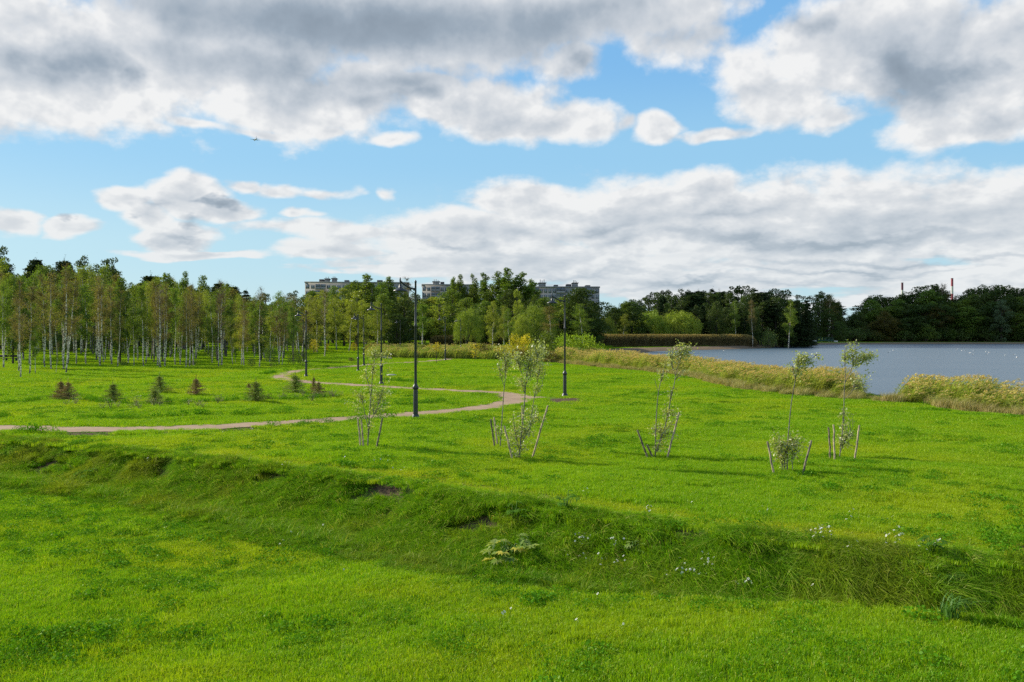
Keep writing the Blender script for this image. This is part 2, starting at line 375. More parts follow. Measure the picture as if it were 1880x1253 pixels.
def grassmat(name, cols, trans=.45, gloss=.025, tip=1.25):
    """grass blades: colour by world-space patches and by the clump's own 'tone' (0 lush .. 1 dry)"""
    m, t, out = mat(name)
    pos = t.node('ShaderNodeNewGeometry').outputs['Position']
    tone = t.node('ShaderNodeAttribute', attribute_type='INSTANCER', attribute_name='tone').outputs['Fac']
    isl = t.node('ShaderNodeNewGeometry').outputs['Random Per Island']
    n1 = t.noise(pos, .35, 4, .6); n2 = t.noise(pos, 1.9, 3, .6)
    f = t.math('ADD', t.math('MULTIPLY', t.math('ADD', n1, n2), .5), t.math('MULTIPLY', t.math('SUBTRACT', isl, .5), .55))
    c = t.mix(t.step(f, .36, .66), cols[0], cols[1])
    c = t.mix(tone, c, cols[2])
    c = t.mix(t.step(isl, .93, .97), c, cols[3])
    d = t.node('ShaderNodeBsdfDiffuse'); tr = t.node('ShaderNodeBsdfTranslucent'); g = t.node('ShaderNodeBsdfGlossy')
    t.put(d.inputs[0], c); t.put(tr.inputs[0], t.mix(1.0, c, (1.25, 1.12, .4), 'MULTIPLY')); g.inputs[1].default_value = .42; g.inputs[0].default_value = (.80, .85, .45, 1)
    m1 = t.node('ShaderNodeMixShader'); m1.inputs[0].default_value = trans; t.l.new(d.outputs[0], m1.inputs[1]); t.l.new(tr.outputs[0], m1.inputs[2])
    m2 = t.node('ShaderNodeMixShader'); m2.inputs[0].default_value = gloss; t.l.new(m1.outputs[0], m2.inputs[1]); t.l.new(g.outputs[0], m2.inputs[2])
    t.l.new(m2.outputs[0], out.inputs[0]); return m
def birchbark():
    m, t, out = mat('birch_bark'); b = t.node('ShaderNodeBsdfPrincipled'); t.l.new(b.outputs[0], out.inputs[0])
    co = t.node('ShaderNodeTexCoord').outputs['Object']
    n = t.noise(t.vec('MULTIPLY', co, (3, 3, 7)), 1.0, 4, .65); sp = t.node('ShaderNodeSeparateXYZ'); t.l.new(co, sp.inputs[0])
    c = t.mix(t.step(n, .49, .57), (.78, .70, .53), (.08, .06, .045))
    foot = t.math('MULTIPLY', t.step(sp.outputs[2], .15, 1.3, 1, 0), t.step(n, .38, .52))
    c = t.mix(foot, c, (.04, .035, .03)); c = t.mix(t.step(sp.outputs[2], 7, 11, 0, .55), c, (.16, .11, .08))
    t.put(b.inputs['Base Color'], c); b.inputs['Roughness'].default_value = .8; return m
M = {}
M['birch'] = birchbark()
M['darkbirch'] = simple('shaded_birch_bark', (.17, .145, .12), .85, scale=3, col2=(.05, .04, .035))  # shade inside the grove put into a darker copy of the bark
M['bark'] = simple('bark', (.07, .055, .042), .9, scale=5, var=.25, bump=.4)
M['palebark'] = simple('grey_bark', (.26, .23, .19), .85, scale=6, var=.3, bump=.3)
M['twig'] = simple('twigs', (.19, .13, .085), .9, var=.2)
M['l_brown'] = leafmat('leaves_thin_birch', (0.245, 0.221, 0.054), (0.205, 0.161, 0.054), 0.45)
M['l_green'] = leafmat('leaves_green', (0.213, 0.281, 0.034), (0.115, 0.184, 0.026), 0.45)
M['l_yel'] = leafmat('leaves_yellow_green', (0.352, 0.370, 0.048), (0.229, 0.273, 0.035), 0.45)
M['l_mid'] = leafmat('leaves_mid_green', (0.196, 0.264, 0.036), (0.102, 0.162, 0.025), 0.4)
M['l_dark'] = leafmat('leaves_dark', (0.093, 0.134, 0.024), (0.052, 0.084, 0.018), 0.33)
M['l_olive'] = leafmat('leaves_olive', (0.144, 0.112, 0.020), (0.080, 0.084, 0.018), 0.3)
M['l_will'] = leafmat('leaves_willow', (0.324, 0.369, 0.045), (0.180, 0.243, 0.032), 0.42)
M['l_silver'] = leafmat('leaves_silver', (.16, .21, .10), (.10, .14, .07), .3)
M['l_con'] = leafmat('needles_dark', (0.044, 0.071, 0.020), (0.029, 0.048, 0.013), 0.2)
M['l_bright'] = leafmat('leaves_bright_shrub', (.36, .44, .03), (.20, .29, .02), .42)
M['l_gold'] = leafmat('leaves_gold_shrub', (.66, .50, .03), (.38, .34, .03), .42)
M['l_bush'] = leafmat('leaves_bush', (.12, .18, .04), (.08, .12, .03), .33)
M['l_sap'] = leafmat('leaves_sapling', (.42, .43, .07), (.28, .33, .045), .45, scale=3, gloss=.05, under=(.50, .52, .28), objvar=.15)
M['l_pale'] = leafmat('leaves_pale_weed', (.36, .36, .17), (.20, .24, .08), .35, scale=3, objvar=.2)
M['needle'] = leafmat('needles_young', (.24, .34, .06), (.26, .23, .06), .25, scale=1.2)
M['needle_b'] = leafmat('needles_browned', (.38, .24, .10), (.26, .25, .07), .15, scale=1.2)
M['hog'] = leafmat('hogweed_leaf', (.36, .44, .11), (.20, .33, .05), .42, scale=2.5, objvar=.1, gloss=.03)
M['hogy'] = leafmat('yellowed_leaf', (.62, .55, .10), (.40, .42, .06), .35, scale=2.5, objvar=.1)
M['sedge'] = leafmat('sedge_blade', (.15, .30, .06), (.10, .22, .04), .35, scale=3, objvar=.1)
M['dock'] = leafmat('dock_leaf', (.12, .27, .02), (.07, .17, .015), .45, scale=3, objvar=.15, gloss=.02)
M['petal'] = simple('white_petal', (.82, .82, .76), .6, var=.04)
M['metal'] = simple('painted_iron', (.030, .034, .036), .42, .0, var=.12, scale=4)
M['lampglass'] = simple('lamp_lens', (.55, .55, .5), .3, var=.05)
M['stake'] = simple('weathered_stake', (.62, .47, .29), .85, scale=10, col2=(.20, .16, .11), stretch=(1, 1, .5))
M['stakedark'] = simple('dark_stake', (.32, .25, .16), .85, scale=10, col2=(.06, .05, .04), stretch=(1, 1, .5))
M['concrete'] = simple('concrete', (.50, .47, .40), .85, scale=3, var=.1)
M['panel'] = simple('facade_panel', (.40, .375, .33), .9, scale=.25, var=.09)
M['panel2'] = simple('facade_grey', (.33, .315, .29), .9, scale=.25, var=.09)
M['glass'] = simple('window_glass', (.20, .22, .24), .35, var=.2, scale=.4)
M['white'] = simple('white_paint', (.62, .60, .56), .6, var=.08)
M['roofdark'] = simple('roof_felt', (.13, .115, .105), .9)
M['green'] = simple('green_paint', (.02, .10, .07), .5, var=.1)
M['blue'] = simple('blue_fence', (.05, .13, .19), .5, var=.12)
M['yellow'] = simple('yellow_paint', (.62, .47, .08), .5, var=.08)
M['red'] = simple('chimney_red', (.34, .06, .08), .7, var=.06)
M['reddark'] = simple('chimney_dark_red', (.14, .04, .06), .7, var=.06)
M['feather'] = simple('white_feather', (.85, .84, .80), .6, var=.03)
M['beak'] = simple('beak', (.5, .2, .03), .5)
M['skin'] = simple('skin', (.42, .26, .19), .6, var=.05)
M['plane'] = simple('aircraft_paint', (.22, .25, .30), .35, var=.05, scale=.2)
M['planeblue'] = simple('aircraft_tail', (.03, .07, .14), .35, var=.05, scale=.2)

# ------------------------------------------------------------------ ground sheet
def bare_soil(x, y):
    w = ditch_par(x)[0]; p = ditch_d(x, y) / w; wall = (p > .0) & (p < .9)
    m = fbm(x * .8, y * 1.0, 4) * .6 + fbm(x * 2.6 + 50, y * 3.2, 3) * .4
    return np.where(wall, smooth(.53, .57, m + .09 * smooth(.22, .10, np.abs(p - .22)) - .06 * smooth(.35, .6, p) - .12 * smooth(-4, 3, x)), 0)
def build_ground():
    az = np.concatenate([np.linspace(-math.pi, -.66, 60)[:-1], np.linspace(-.66, .66, 640), np.linspace(.66, math.pi, 60)[1:-1]])
    r = [0.6, 1.5, 2.5, 3.6, 4.8, 6, 7, 8]
    for lim, st in ((34, .0085), (130, .013), (520, .020), (9000, .10)):
        while r[-1] < lim: r.append(r[-1] * (1 + st))
    r = np.array(r); A, R = np.meshgrid(az, r); X = R * np.sin(A); Y = R * np.cos(A)
    Z = height(X.ravel(), Y.ravel()).reshape(X.shape)
    na, nr = len(az), len(r); i = np.arange(nr - 1)[:, None] * na + np.arange(na)[None, :]; j = np.arange(nr - 1)[:, None] * na + (np.arange(na)[None, :] + 1) % na
    F = np.stack([i, i + na, j + na, j], -1).reshape(-1, 4)
    mb = MB(); mb.add(np.stack([X, Y, Z], -1).reshape(-1, 3), F)
    c = len(mb.V[0]); mb.n = c
    # centre fan
    cV = np.concatenate([np.stack([X[0], Y[0], Z[0]], -1), [[0, 0, Z[0].mean()]]]); mb.add(cV, [(k, (k + 1) % na, na) for k in range(na)])
    m, t, out = mat('meadow_ground'); b = t.node('ShaderNodeBsdfPrincipled'); t.l.new(b.outputs[0], out.inputs[0])
    pos = t.node('ShaderNodeNewGeometry').outputs['Position']
    big = t.noise(pos, .12, 4, .6); mid = t.noise(pos, 1.1, 5, .65); fine = t.noise(pos, 9, 4, .7)
    g = t.mix(t.step(mid, .35, .65), (.12, .20, .008), (.07, .13, .008))
    g = t.mix(t.step(big, .4, .62, 0, .5), g, (.15, .19, .012))
    g = t.mix(t.step(fine, .5, .72, 0, .45), g, (.08, .17, .010))
    so = t.node('ShaderNodeAttribute', attribute_name='soil').outputs['Fac']
    soil = t.mix(t.step(fine, .3, .7), (.125, .085, .05), (.07, .045, .028))
    f = t.step(t.math('ADD', so, t.math('MULTIPLY', t.math('SUBTRACT', mid, .5), .9)), .40, .58)
    sand = t.node('ShaderNodeAttribute', attribute_name='sand').outputs['Fac']
    c = t.mix(f, g, soil); c = t.mix(t.step(t.math('ADD', sand, t.math('MULTIPLY', t.math('SUBTRACT', mid, .5), .4)), .4, .6), c, (.20, .14, .085))
    t.put(b.inputs['Base Color'], c); b.inputs['Roughness'].default_value = 1.0; b.inputs['Specular IOR Level'].default_value = .1
    bp = t.node('ShaderNodeBump'); bp.inputs['Strength'].default_value = .8; bp.inputs['Distance'].default_value = .06
    t.put(bp.inputs['Height'], t.math('ADD', mid, fine)); t.l.new(bp.outputs[0], b.inputs['Normal'])
    o = mb.build('ground', m, sm=True); tag(o, kind='structure')
    V = np.concatenate(mb.V); x, y = V[:, 0], V[:, 1]
    d = ditch_d(x, y); w = ditch_par(x)[0]; p = d / w
    soil = bare_soil(x, y) * .9 + np.where((p > .1) & (p < .95), .10, 0)
    soil = np.maximum(soil, .55 * smooth(.7, .3, np.abs(d + .95)) * smooth(-12, -5, x))
    soil = np.maximum(soil, .95 * smooth(.75, .45, poly_dist(x, y, TRENCH)))
    # bare soil by the second lamp
    lx, ly = W(1040, 737); q = np.hypot((x - lx) / 1.5, (y - ly) / 2.8); soil = np.maximum(soil, .8 * smooth(1.1, .5, q))
    soil = np.maximum(soil, .55 * smooth(.55, .2, np.abs(poly_dist(x, y, PATHW) - 1.3)) * (fbm(x * .4, y * .4) > .45))
    m2 = (y > 20) & (y < 600) & (x > -50)
    sand = np.zeros(len(x)); sdm = poly_dist(x[m2], y[m2], WCL); sand[m2] = np.where(y[m2] > 150, smooth(13, 7, sdm), smooth(2.5, 1, sdm))
    for nm, arr in (('soil', soil), ('sand', sand)):
        a = o.data.attributes.new(nm, 'FLOAT', 'POINT'); a.data.foreach_set('value', arr.astype(np.float32))
    return o
build_ground()

def build_water():
    m, t, out = mat('lake_water'); b = t.node('ShaderNodeBsdfPrincipled'); t.l.new(b.outputs[0], out.inputs[0])
    b.inputs['Base Color'].default_value = (.085, .125, .15, 1); b.inputs['Roughness'].default_value = .34; b.inputs['IOR'].default_value = 1.33
    pos = t.node('ShaderNodeNewGeometry').outputs['Position']
    n = t.noise(t.vec('MULTIPLY', pos, (.9, 1.6, 1)), 1.6, 5, .65, .3); n2 = t.noise(t.vec('MULTIPLY', pos, (.06, .12, 1)), 1.0, 3, .6)
    bp = t.node('ShaderNodeBump'); bp.inputs['Distance'].default_value = .30; t.put(bp.inputs['Strength'], t.step(n2, .3, .7, .10, .30)); t.l.new(n, bp.inputs['Height']); t.l.new(bp.outputs[0], b.inputs['Normal'])
    mb = MB(); mb.add([(4, -90, WATZ), (1100, -90, WATZ), (1100, 700, WATZ), (20, 700, WATZ), (14, 90, WATZ), (24, 36, WATZ), (40, 10, WATZ)], [list(range(7))[k] for k in ()] or np.array([[0, 1, 2], [0, 2, 6], [6, 2, 5], [5, 2, 4], [4, 2, 3]]))
    tag(mb.build('lake_water', m), kind='structure')
build_water()

def ribbon(C, width, z_off, edge=.7):
    C = np.asarray(C); T = np.gradient(C, axis=0); T /= np.linalg.norm(T, axis=1)[:, None]; N = np.stack([T[:, 1], -T[:, 0]], 1)
    L = [-.5, -.3, -.1, .1, .3, .5]; V = []
    for k in L:
        wv = width * (1 + (edge * (fbm(C[:, 0] * .8 + k * 9, C[:, 1] * .8, 3) - .5) if abs(k) == .5 else 0))
        P = C + N * (k * wv)[:, None]; V.append(np.stack([P[:, 0], P[:, 1], height(P[:, 0], P[:, 1]) + z_off], 1))
    n = len(C); V = np.stack(V, 1).reshape(-1, 3); F = [(i * 6 + k, i * 6 + k + 1, (i + 1) * 6 + k + 1, (i + 1) * 6 + k) for i in range(n - 1) for k in range(5)]
    return V, F
def resample(P, st):
    P = np.asarray(P); s = np.concatenate([[0], np.cumsum(np.hypot(*np.diff(P, axis=0).T))]); q = np.arange(0, s[-1], st)
    return np.stack([np.interp(q, s, P[:, 0]), np.interp(q, s, P[:, 1])], 1)
mp, t, out = mat('gravel_path'); b = t.node('ShaderNodeBsdfPrincipled'); t.l.new(b.outputs[0], out.inputs[0])
pos = t.node('ShaderNodeNewGeometry').outputs['Position']; n1 = t.noise(pos, .8, 4, .6); n2 = t.noise(pos, 14, 3, .7)
t.put(b.inputs['Base Color'], t.mix(t.step(n2, .4, .7, 0, .4), t.mix(t.step(n1, .3, .7), (.42, .295, .19), (.33, .23, .145)), (.15, .11, .08)))
b.inputs['Roughness'].default_value = 1; b.inputs['Specular IOR Level'].default_value = .1
PW = 1.8
mb = MB(); V, F = ribbon(resample(PATHW, .3), PW * np.ones(len(resample(PATHW, .3))), .018); mb.add(V, F)
sp_ = resample(SPURW, .3); V, F = ribbon(sp_, np.linspace(3.4, .5, len(sp_)), .022); mb.add(V, F)
tag(mb.build('gravel_path', mp, sm=True), kind='structure')
fp_ = resample(FARP, .5); mb = MB(); V, F = ribbon(fp_, 1.7 * np.ones(len(fp_)), .05, .2); mb.add(V, F); tag(mb.build('distant_path', mp, sm=True), kind='structure')

# ------------------------------------------------------------------ scattered ground cover (geometry nodes on point clouds)
def scatter(name, P, kind, rot, scl, tone, templates, kindtag='stuff', extra=None):
    me = bpy.data.meshes.new(name); me.vertices.add(len(P)); me.vertices.foreach_set('co', np.asarray(P, np.float32).ravel())
    def at(nm, ty, fld, arr):
        a = me.attributes.new(nm, ty, 'POINT'); a.data.foreach_set(fld, arr.ravel())
    at('kind', 'INT', 'value', np.asarray(kind, np.int32)); at('rot', 'FLOAT_VECTOR', 'vector', np.asarray(rot, np.float32))
    at('scl', 'FLOAT_VECTOR', 'vector', np.asarray(scl, np.float32)); at('tone', 'FLOAT', 'value', np.asarray(tone, np.float32))
    o = bpy.data.objects.new(name, me); COL.objects.link(o)
    tc = bpy.data.collections.new(name + '_kinds')
    for k, (tm, ms) in enumerate(templates):
        to = bpy.data.objects.new('%s_kind_%02d' % (name, k), tm.mesh('%s_kind_%02d' % (name, k), ms)); tc.objects.link(to)
    g = bpy.data.node_groups.new(name + '_scatter', 'GeometryNodeTree')
    g.interface.new_socket('Geometry', in_out='INPUT', socket_type='NodeSocketGeometry'); g.interface.new_socket('Geometry', in_out='OUTPUT', socket_type='NodeSocketGeometry')
    gi = g.nodes.new('NodeGroupInput'); go = g.nodes.new('NodeGroupOutput'); ip = g.nodes.new('GeometryNodeInstanceOnPoints')
    ci = g.nodes.new('GeometryNodeCollectionInfo'); ci.inputs['Collection'].default_value = tc; ci.inputs['Separate Children'].default_value = True; ci.inputs['Reset Children'].default_value = True
    def na(nm, ty):
        n = g.nodes.new('GeometryNodeInputNamedAttribute'); n.data_type = ty; n.inputs['Name'].default_value = nm
        return [s for s in n.outputs if s.enabled and s.name == 'Attribute'][0]
    e2r = g.nodes.new('FunctionNodeEulerToRotation'); L = g.links.new
    L(gi.outputs[0], ip.inputs['Points']); L(ci.outputs[0], ip.inputs['Instance']); ip.inputs['Pick Instance'].default_value = True
    L(na('kind', 'INT'), ip.inputs['Instance Index']); L(na('rot', 'FLOAT_VECTOR'), e2r.inputs[0]); L(e2r.outputs[0], ip.inputs['Rotation']); L(na('scl', 'FLOAT_VECTOR'), ip.inputs['Scale'])
    L(ip.outputs[0], go.inputs[0])
    md = o.modifiers.new('scatter', 'NODES'); md.node_group = g
    return tag(o, kind=kindtag)

def blades(rng, n, R, h, w, lean=.35, bias=(0, 0), square=False, clumpy=0):
    """n curved tapering blades in a disc; 5 verts each"""
    a = rng.random_sample(n) * 2 * math.pi; rr = R * np.sqrt(rng.random_sample(n)); x, y = rr * np.cos(a), rr * np.sin(a)
    if clumpy:
        cx, cy = rng.uniform(-R, R, clumpy), rng.uniform(-R, R, clumpy); k = rng.randint(0, clumpy, n); x = cx[k] + rng.normal(0, R * .13, n); y = cy[k] + rng.normal(0, R * .13, n)
    H = h * (.55 + .75 * rng.random_sample(n)); wd = w * (.7 + .6 * rng.random_sample(n)); th = rng.random_sample(n) * 2 * math.pi
    dx, dy = np.cos(th), np.sin(th); la = lean * (.3 + 1.2 * rng.random_sample(n)); ph = rng.random_sample(n) * 2 * math.pi
    lx = la * np.cos(ph) + bias[0]; ly = la * np.sin(ph) + bias[1]
    z0 = -.03 * np.ones(n); mx, my, mz = x + lx * H * .35, y + ly * H * .35, H * .6; tx, ty = x + lx * H * 1.15, y + ly * H * 1.15; tz = H * (1 - .35 * np.minimum(np.hypot(lx, ly), 1.2))
    V = np.stack([np.stack([x - dx * wd / 2, y - dy * wd / 2, z0], 1), np.stack([x + dx * wd / 2, y + dy * wd / 2, z0], 1),
                  np.stack([mx + dx * wd * .42, my + dy * wd * .42, mz], 1), np.stack([mx - dx * wd * .42, my - dy * wd * .42, mz], 1), np.stack([tx, ty, tz], 1)], 1).reshape(-1, 3)
    b = np.arange(n)[:, None] * 5
    return V, b + [[0, 1, 2, 3]], b + [[3, 2, 4]]
def tpl_blades(seed, *a, **k):
    mb = MB(); V, Q, T = blades(np.random.RandomState(seed), *a, **k)
    mb.V.append(V); mb.F += [Q, T]; mb.M += [np.zeros(len(Q)), np.zeros(len(T))]; mb.n = len(V); return mb
def tpl_leafy(seed, n, R, h, size, up=.5, m=0, stems=True):
    rng = np.random.RandomState(seed); a = rng.random_sample(n) * 6.283; rr = R * np.sqrt(rng.random_sample(n))
    C = np.stack([rr * np.cos(a), rr * np.sin(a), h * (.25 + .75 * rng.random_sample(n)) * (1 - .5 * (rr / R) ** 2)], 1)
    return MB().leaves(C, size, rng, m, asp=.8, up=up)
G_lawn = grassmat('grass_blades', [(.160, .365, .006), (.290, .480, .008), (.39, .49, .013), (.52, .54, .11)])
G_wall = grassmat('bank_grass', [(.108, .280, .005), (.195, .365, .006), (.235, .30, .016), (.45, .45, .09)], trans=.40)  # shade of the steep bank put into the colour, darker than G_lawn
G_clov = grassmat('clover', [(.065, .21, .008), (.095, .27, .009), (.13, .30, .010), (.18, .36, .03)], trans=.3, gloss=.01)
def ring_points(r0, r1, cell, rng, amax=.60, grow=None):
    P = []; r = r0
    while r < r1:
        s = cell(r); n = int(2 * amax * r / s); a = (np.arange(n) + rng.random_sample(n)) / n * 2 * amax - amax
        q = r + s * rng.random_sample(n); P.append(np.stack([q * np.sin(a), q * np.cos(a)], 1)); r += s
    return np.concatenate(P)
def build_grass():
    rng = np.random.RandomState(11)
    cell = lambda r: max(.30, r * .0125)
    P = ring_points(7.5, 430, cell, rng); x, y = P[:, 0], P[:, 1]; r = np.hypot(x, y)
    d = ditch_d(x, y); w = ditch_par(x)[0]; p = d / w; wall = (p > -.04) & (p < .98)
    # keep off paths, water, reeds
    pd = np.minimum(poly_dist(x, y, PATHW) - PW * .5, poly_dist(x, y, SPURW) - .75); pd = np.minimum(pd, poly_dist(x, y, FARP) - .85)
    sdm = poly_dist(x, y, WCL); wet = inside(x, y, WATER) | (sdm < np.where(y > 150, 11, 2))
    soiln = .30 * smooth(1.0, .2, p) + .32 * fbm(x * .9, y * .9, 4); bare = bare_soil(x, y) > .35
    keep = ~((p > .06) & (p < 1.0)) & (pd > .10 + .012 * np.maximum(r - 20, 0) * .5) & ~wet & ~(bare & (rng.random_sample(len(x)) < .8)) & ((poly_dist(x, y, TRENCH) > .55) | (rng.random_sample(len(x)) < .12))
    lx, ly = W(1040, 737); keep &= ~((np.hypot((x - lx) / 1.3, (y - ly) / 2.4) < 1) & (rng.random_sample(len(x)) < .9))
    track = smooth(.75, .2, np.abs(d + .95)) * smooth(-12, -5, x)
    keep &= ~((track * (fbm(x * 1.2, y * 1.2, 3)) > .50) & (rng.random_sample(len(x)) < .6))
    x, y, r, wall, track, p = [a[keep] for a in (x, y, r, wall, track, p)]
    z = height(x, y); n = len(x); k = cell(1) / .30 * np.array([cell(q) / .30 for q in r]) * 1.12
    kind = rng.randint(0, 4, n)
    patch = fbm(x * .22 + 30, y * .22, 4); patch2 = fbm(x * .9 + 3, y * .9 + 8, 3)
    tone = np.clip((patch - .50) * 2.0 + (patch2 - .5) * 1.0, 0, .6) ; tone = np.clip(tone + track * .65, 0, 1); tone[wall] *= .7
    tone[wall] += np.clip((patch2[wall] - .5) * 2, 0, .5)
    hs = (.75 + .6 * patch2) * (1 - .5 * track) * (1 + .10 * (k - 1))
    hs = hs * np.where(patch < .45, 1.15, .95); hs[wall] *= .85
    scl = np.stack([k, k, hs], 1); rot = np.zeros((n, 3)); rot[:, 2] = rng.random_sample(n) * 6.283
    # bank grass falls downslope: keep its bias aligned with the bank
    s = np.interp(x[wall], _gx, _gs); rot[wall, 2] = np.arctan2(-1, s) * 0 + np.arctan(s) + rng.normal(0, .5, wall.sum())
    # the bank: clumps set square to the slope and hanging down it
    N = 9000; bx = rng.uniform(-26, 14, N); bp = rng.uniform(0.0, 1.04, N); s2 = np.interp(bx, _gx, _gs); ln = np.sqrt(1 + s2 * s2); bw = ditch_par(bx)[0]
    off = (bx * 0 + 1) * bp * bw; X2 = bx + s2 / ln * off; Y2 = np.interp(bx, _gx, _gy) - off / ln; X2 = X2.copy()
    k2 = ~((bare_soil(X2, Y2) > .3) & (rng.random_sample(N) < .95)); X2, Y2, bp = X2[k2], Y2[k2], bp[k2]; Z2 = height(X2, Y2); e = .12
    gx = (height(X2 + e, Y2) - height(X2 - e, Y2)) / (2 * e); gy = (height(X2, Y2 + e) - height(X2, Y2 - e)) / (2 * e); R2 = []
    for a, b_ in zip(gx, gy):
        nn = Vector((-a, -b_, 1)).normalized() * .62 + Vector((0, 0, .38)); nn.normalize(); dn = Vector((-a, -b_, 0)); dn = dn.normalized() if dn.length > .02 else Vector((-.5, -.85, 0)); dn.rotate(Matrix.Rotation(rng.normal(0, .45), 3, 'Z'))
        yy = -(dn - nn * dn.dot(nn)).normalized(); xx = yy.cross(nn); m3 = Matrix((xx, yy, nn)).transposed(); R2.append(m3.to_euler()[:])
    n2 = len(X2); pt = fbm(X2 * 1.1 + 9, Y2 * 1.1, 4); t2 = np.clip((pt - .5) * 3.2 + (fbm(X2 * .35, Y2 * .35 + 40, 3) - .5) * 1.0, 0, .8)
    h2 = (.55 + .9 * fbm(X2 * 2.2, Y2 * 2.2 + 7, 3)) * np.where(bp > .93, .6, 1) * np.where(bp < .1, .7, 1); sc2 = np.stack([.95 + .3 * rng.random_sample(n2)] * 2 + [h2], 1)
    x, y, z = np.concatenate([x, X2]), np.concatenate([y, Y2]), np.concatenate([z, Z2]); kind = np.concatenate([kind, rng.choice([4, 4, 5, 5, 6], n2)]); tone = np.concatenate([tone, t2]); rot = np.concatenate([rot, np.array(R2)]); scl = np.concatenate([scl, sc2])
    tp = [(tpl_blades(20 + i, 700, .34, .070 + .012 * (i % 2), .0056, .48, clumpy=(0, 34, 0, 22)[i]), G_lawn) for i in range(4)]
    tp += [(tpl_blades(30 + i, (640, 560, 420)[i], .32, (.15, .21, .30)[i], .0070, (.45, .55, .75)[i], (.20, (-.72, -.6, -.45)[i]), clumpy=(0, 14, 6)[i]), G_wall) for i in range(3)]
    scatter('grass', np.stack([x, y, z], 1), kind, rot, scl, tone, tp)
    return
build_grass()
def build_clover():
    rng = np.random.RandomState(12); cell = lambda r: max(.42, r * .017)
    P = ring_points(7.5, 110, cell, rng); x, y = P[:, 0], P[:, 1]; r = np.hypot(x, y)
    d = ditch_d(x, y); w = ditch_par(x)[0]; p = d / w
    m = fbm(x * .33 + 70, y * .33 + 20, 4) + .25 * (fbm(x * 1.5, y * 1.5, 3) - .5)
    dens = smooth(.50, .60, m); dens = np.where(d < 0, dens * .55, dens)
    dens = np.maximum(dens, .5 * smooth(.35, .1, np.abs(p - .95)))                     # foot of the bank
    dens = np.maximum(dens, .35 * smooth(.4, .1, np.abs(d + .15)) * (fbm(x * .8, y * .5, 3) > .56))
    dens = np.where((p > .05) & (p < .85), dens * .35, dens)   # along the lip
    for a, b_, wd in (((0, 797), (700, 776), .5),):
        pass
    pd = np.minimum(poly_dist(x, y, PATHW) - PW * .5, poly_dist(x, y, SPURW) - .7)
    sel = (rng.random_sample(len(x)) < dens) & (pd > .3) & ~inside(x, y, WATER) & (poly_dist(x, y, WCL) > 3)
    x, y, r = x[sel], y[sel], r[sel]; hs = .8 + .5 * rng.random_sample(len(x))
    # rows of rank weeds beside the paths and along the little terrace
    W1 = [spline([W(*q) for q in L], 8) for L in ([(-80, 796), (0, 795), (180, 794), (330, 790), (460, 784), (560, 779), (660, 773), (720, 768)], [(-60, 768), (30, 770), (130, 772), (260, 771), (380, 766), (500, 762), (600, 757), (700, 749), (760, 744), (830, 738)],
                                                 [(0, 743), (60, 736), (130, 728), (200, 742)], [(240, 745), (330, 741), (430, 739), (540, 735), (620, 730)], [(620, 697), (700, 701), (780, 705), (860, 711)], [(480, 689), (540, 681), (600, 675)])]
    px, py, ph = [], [], []
    for i, L in enumerate(W1):
        L = resample(L, .28); m = fbm(L[:, 0] * .35 + i * 7, L[:, 1] * .35, 3) > (.40 if i < 2 else .5)
        L = L[m]; px.append(L[:, 0] + rng.normal(0, .18, len(L))); py.append(L[:, 1] + rng.normal(0, .28, len(L))); ph.append(1.5 + 1.5 * rng.random_sample(len(L)))
    # dark clumps named one by one in the photo
    for cx, cy, sc in [(655, 888, 2.5), (735, 897, 2.2), (590, 866, 1.8), (430, 958, 2.6), (330, 1062, 2.2), (240, 975, 1.5), (595, 1155, 2.8), (505, 820, 2.3), (245, 822, 2), (60, 815, 2.2), (110, 826, 2.5), (150, 816, 2), (1010, 1215, 3), (820, 1195, 2.6), (1180, 1110, 2.2), (1210, 815, 2), (1270, 815, 1.6), (1260, 858, 2), (1420, 750, 2), (1310, 780, 2), (1500, 760, 2), (1440, 880, 2.8), (1480, 885, 2.5), (1590, 855, 2.2), (1660, 850, 2), (1020, 848, 1.8), (1130, 885, 1.6), (1590, 970, 2), (1830, 1010, 2), (1700, 990, 1.6), (80, 1180, 3), (700, 1150, 2), (930, 845, 2), (1340, 925, 1.5), (1750, 765, 2), (1650, 758, 2), (390, 1160, 2)]:
        X, Y, Z = hit(cx, cy); n = 6; px.append(X + rng.normal(0, .45, n)); py.append(Y + rng.normal(0, .4, n)); ph.append(np.full(n, sc * .5) * rng.uniform(.5, 1.1, n))
    px, py, ph = map(np.concatenate, (px, py, ph)); k2 = (poly_dist(px, py, PATHW) > PW * .5 + .1); px, py, ph = px[k2], py[k2], ph[k2]
    X = np.concatenate([x, px]); Y = np.concatenate([y, py]); k = np.concatenate([np.array([cell(q) / .42 for q in r]) * (.7 + .6 * rng.random_sample(len(r))), .9 + .3 * rng.random_sample(len(px))])
    H = np.concatenate([hs, ph]); n = len(X); kind = rng.randint(0, 4, n); rot = np.zeros((n, 3)); rot[:, 2] = rng.random_sample(n) * 6.283
    tp = [(tpl_leafy(40 + i, (260, 220, 110, 160)[i], (.30, .26, .24, .3)[i], (.11, .13, .14, .12)[i], (.022, .026, .045, .032)[i], .7), G_clov) for i in range(4)]
    scatter('clover_weeds', np.stack([X, Y, height(X, Y) + .01], 1), kind, rot, np.stack([k, k, H], 1), rng.random_sample(n) * .6, tp)
build_clover()
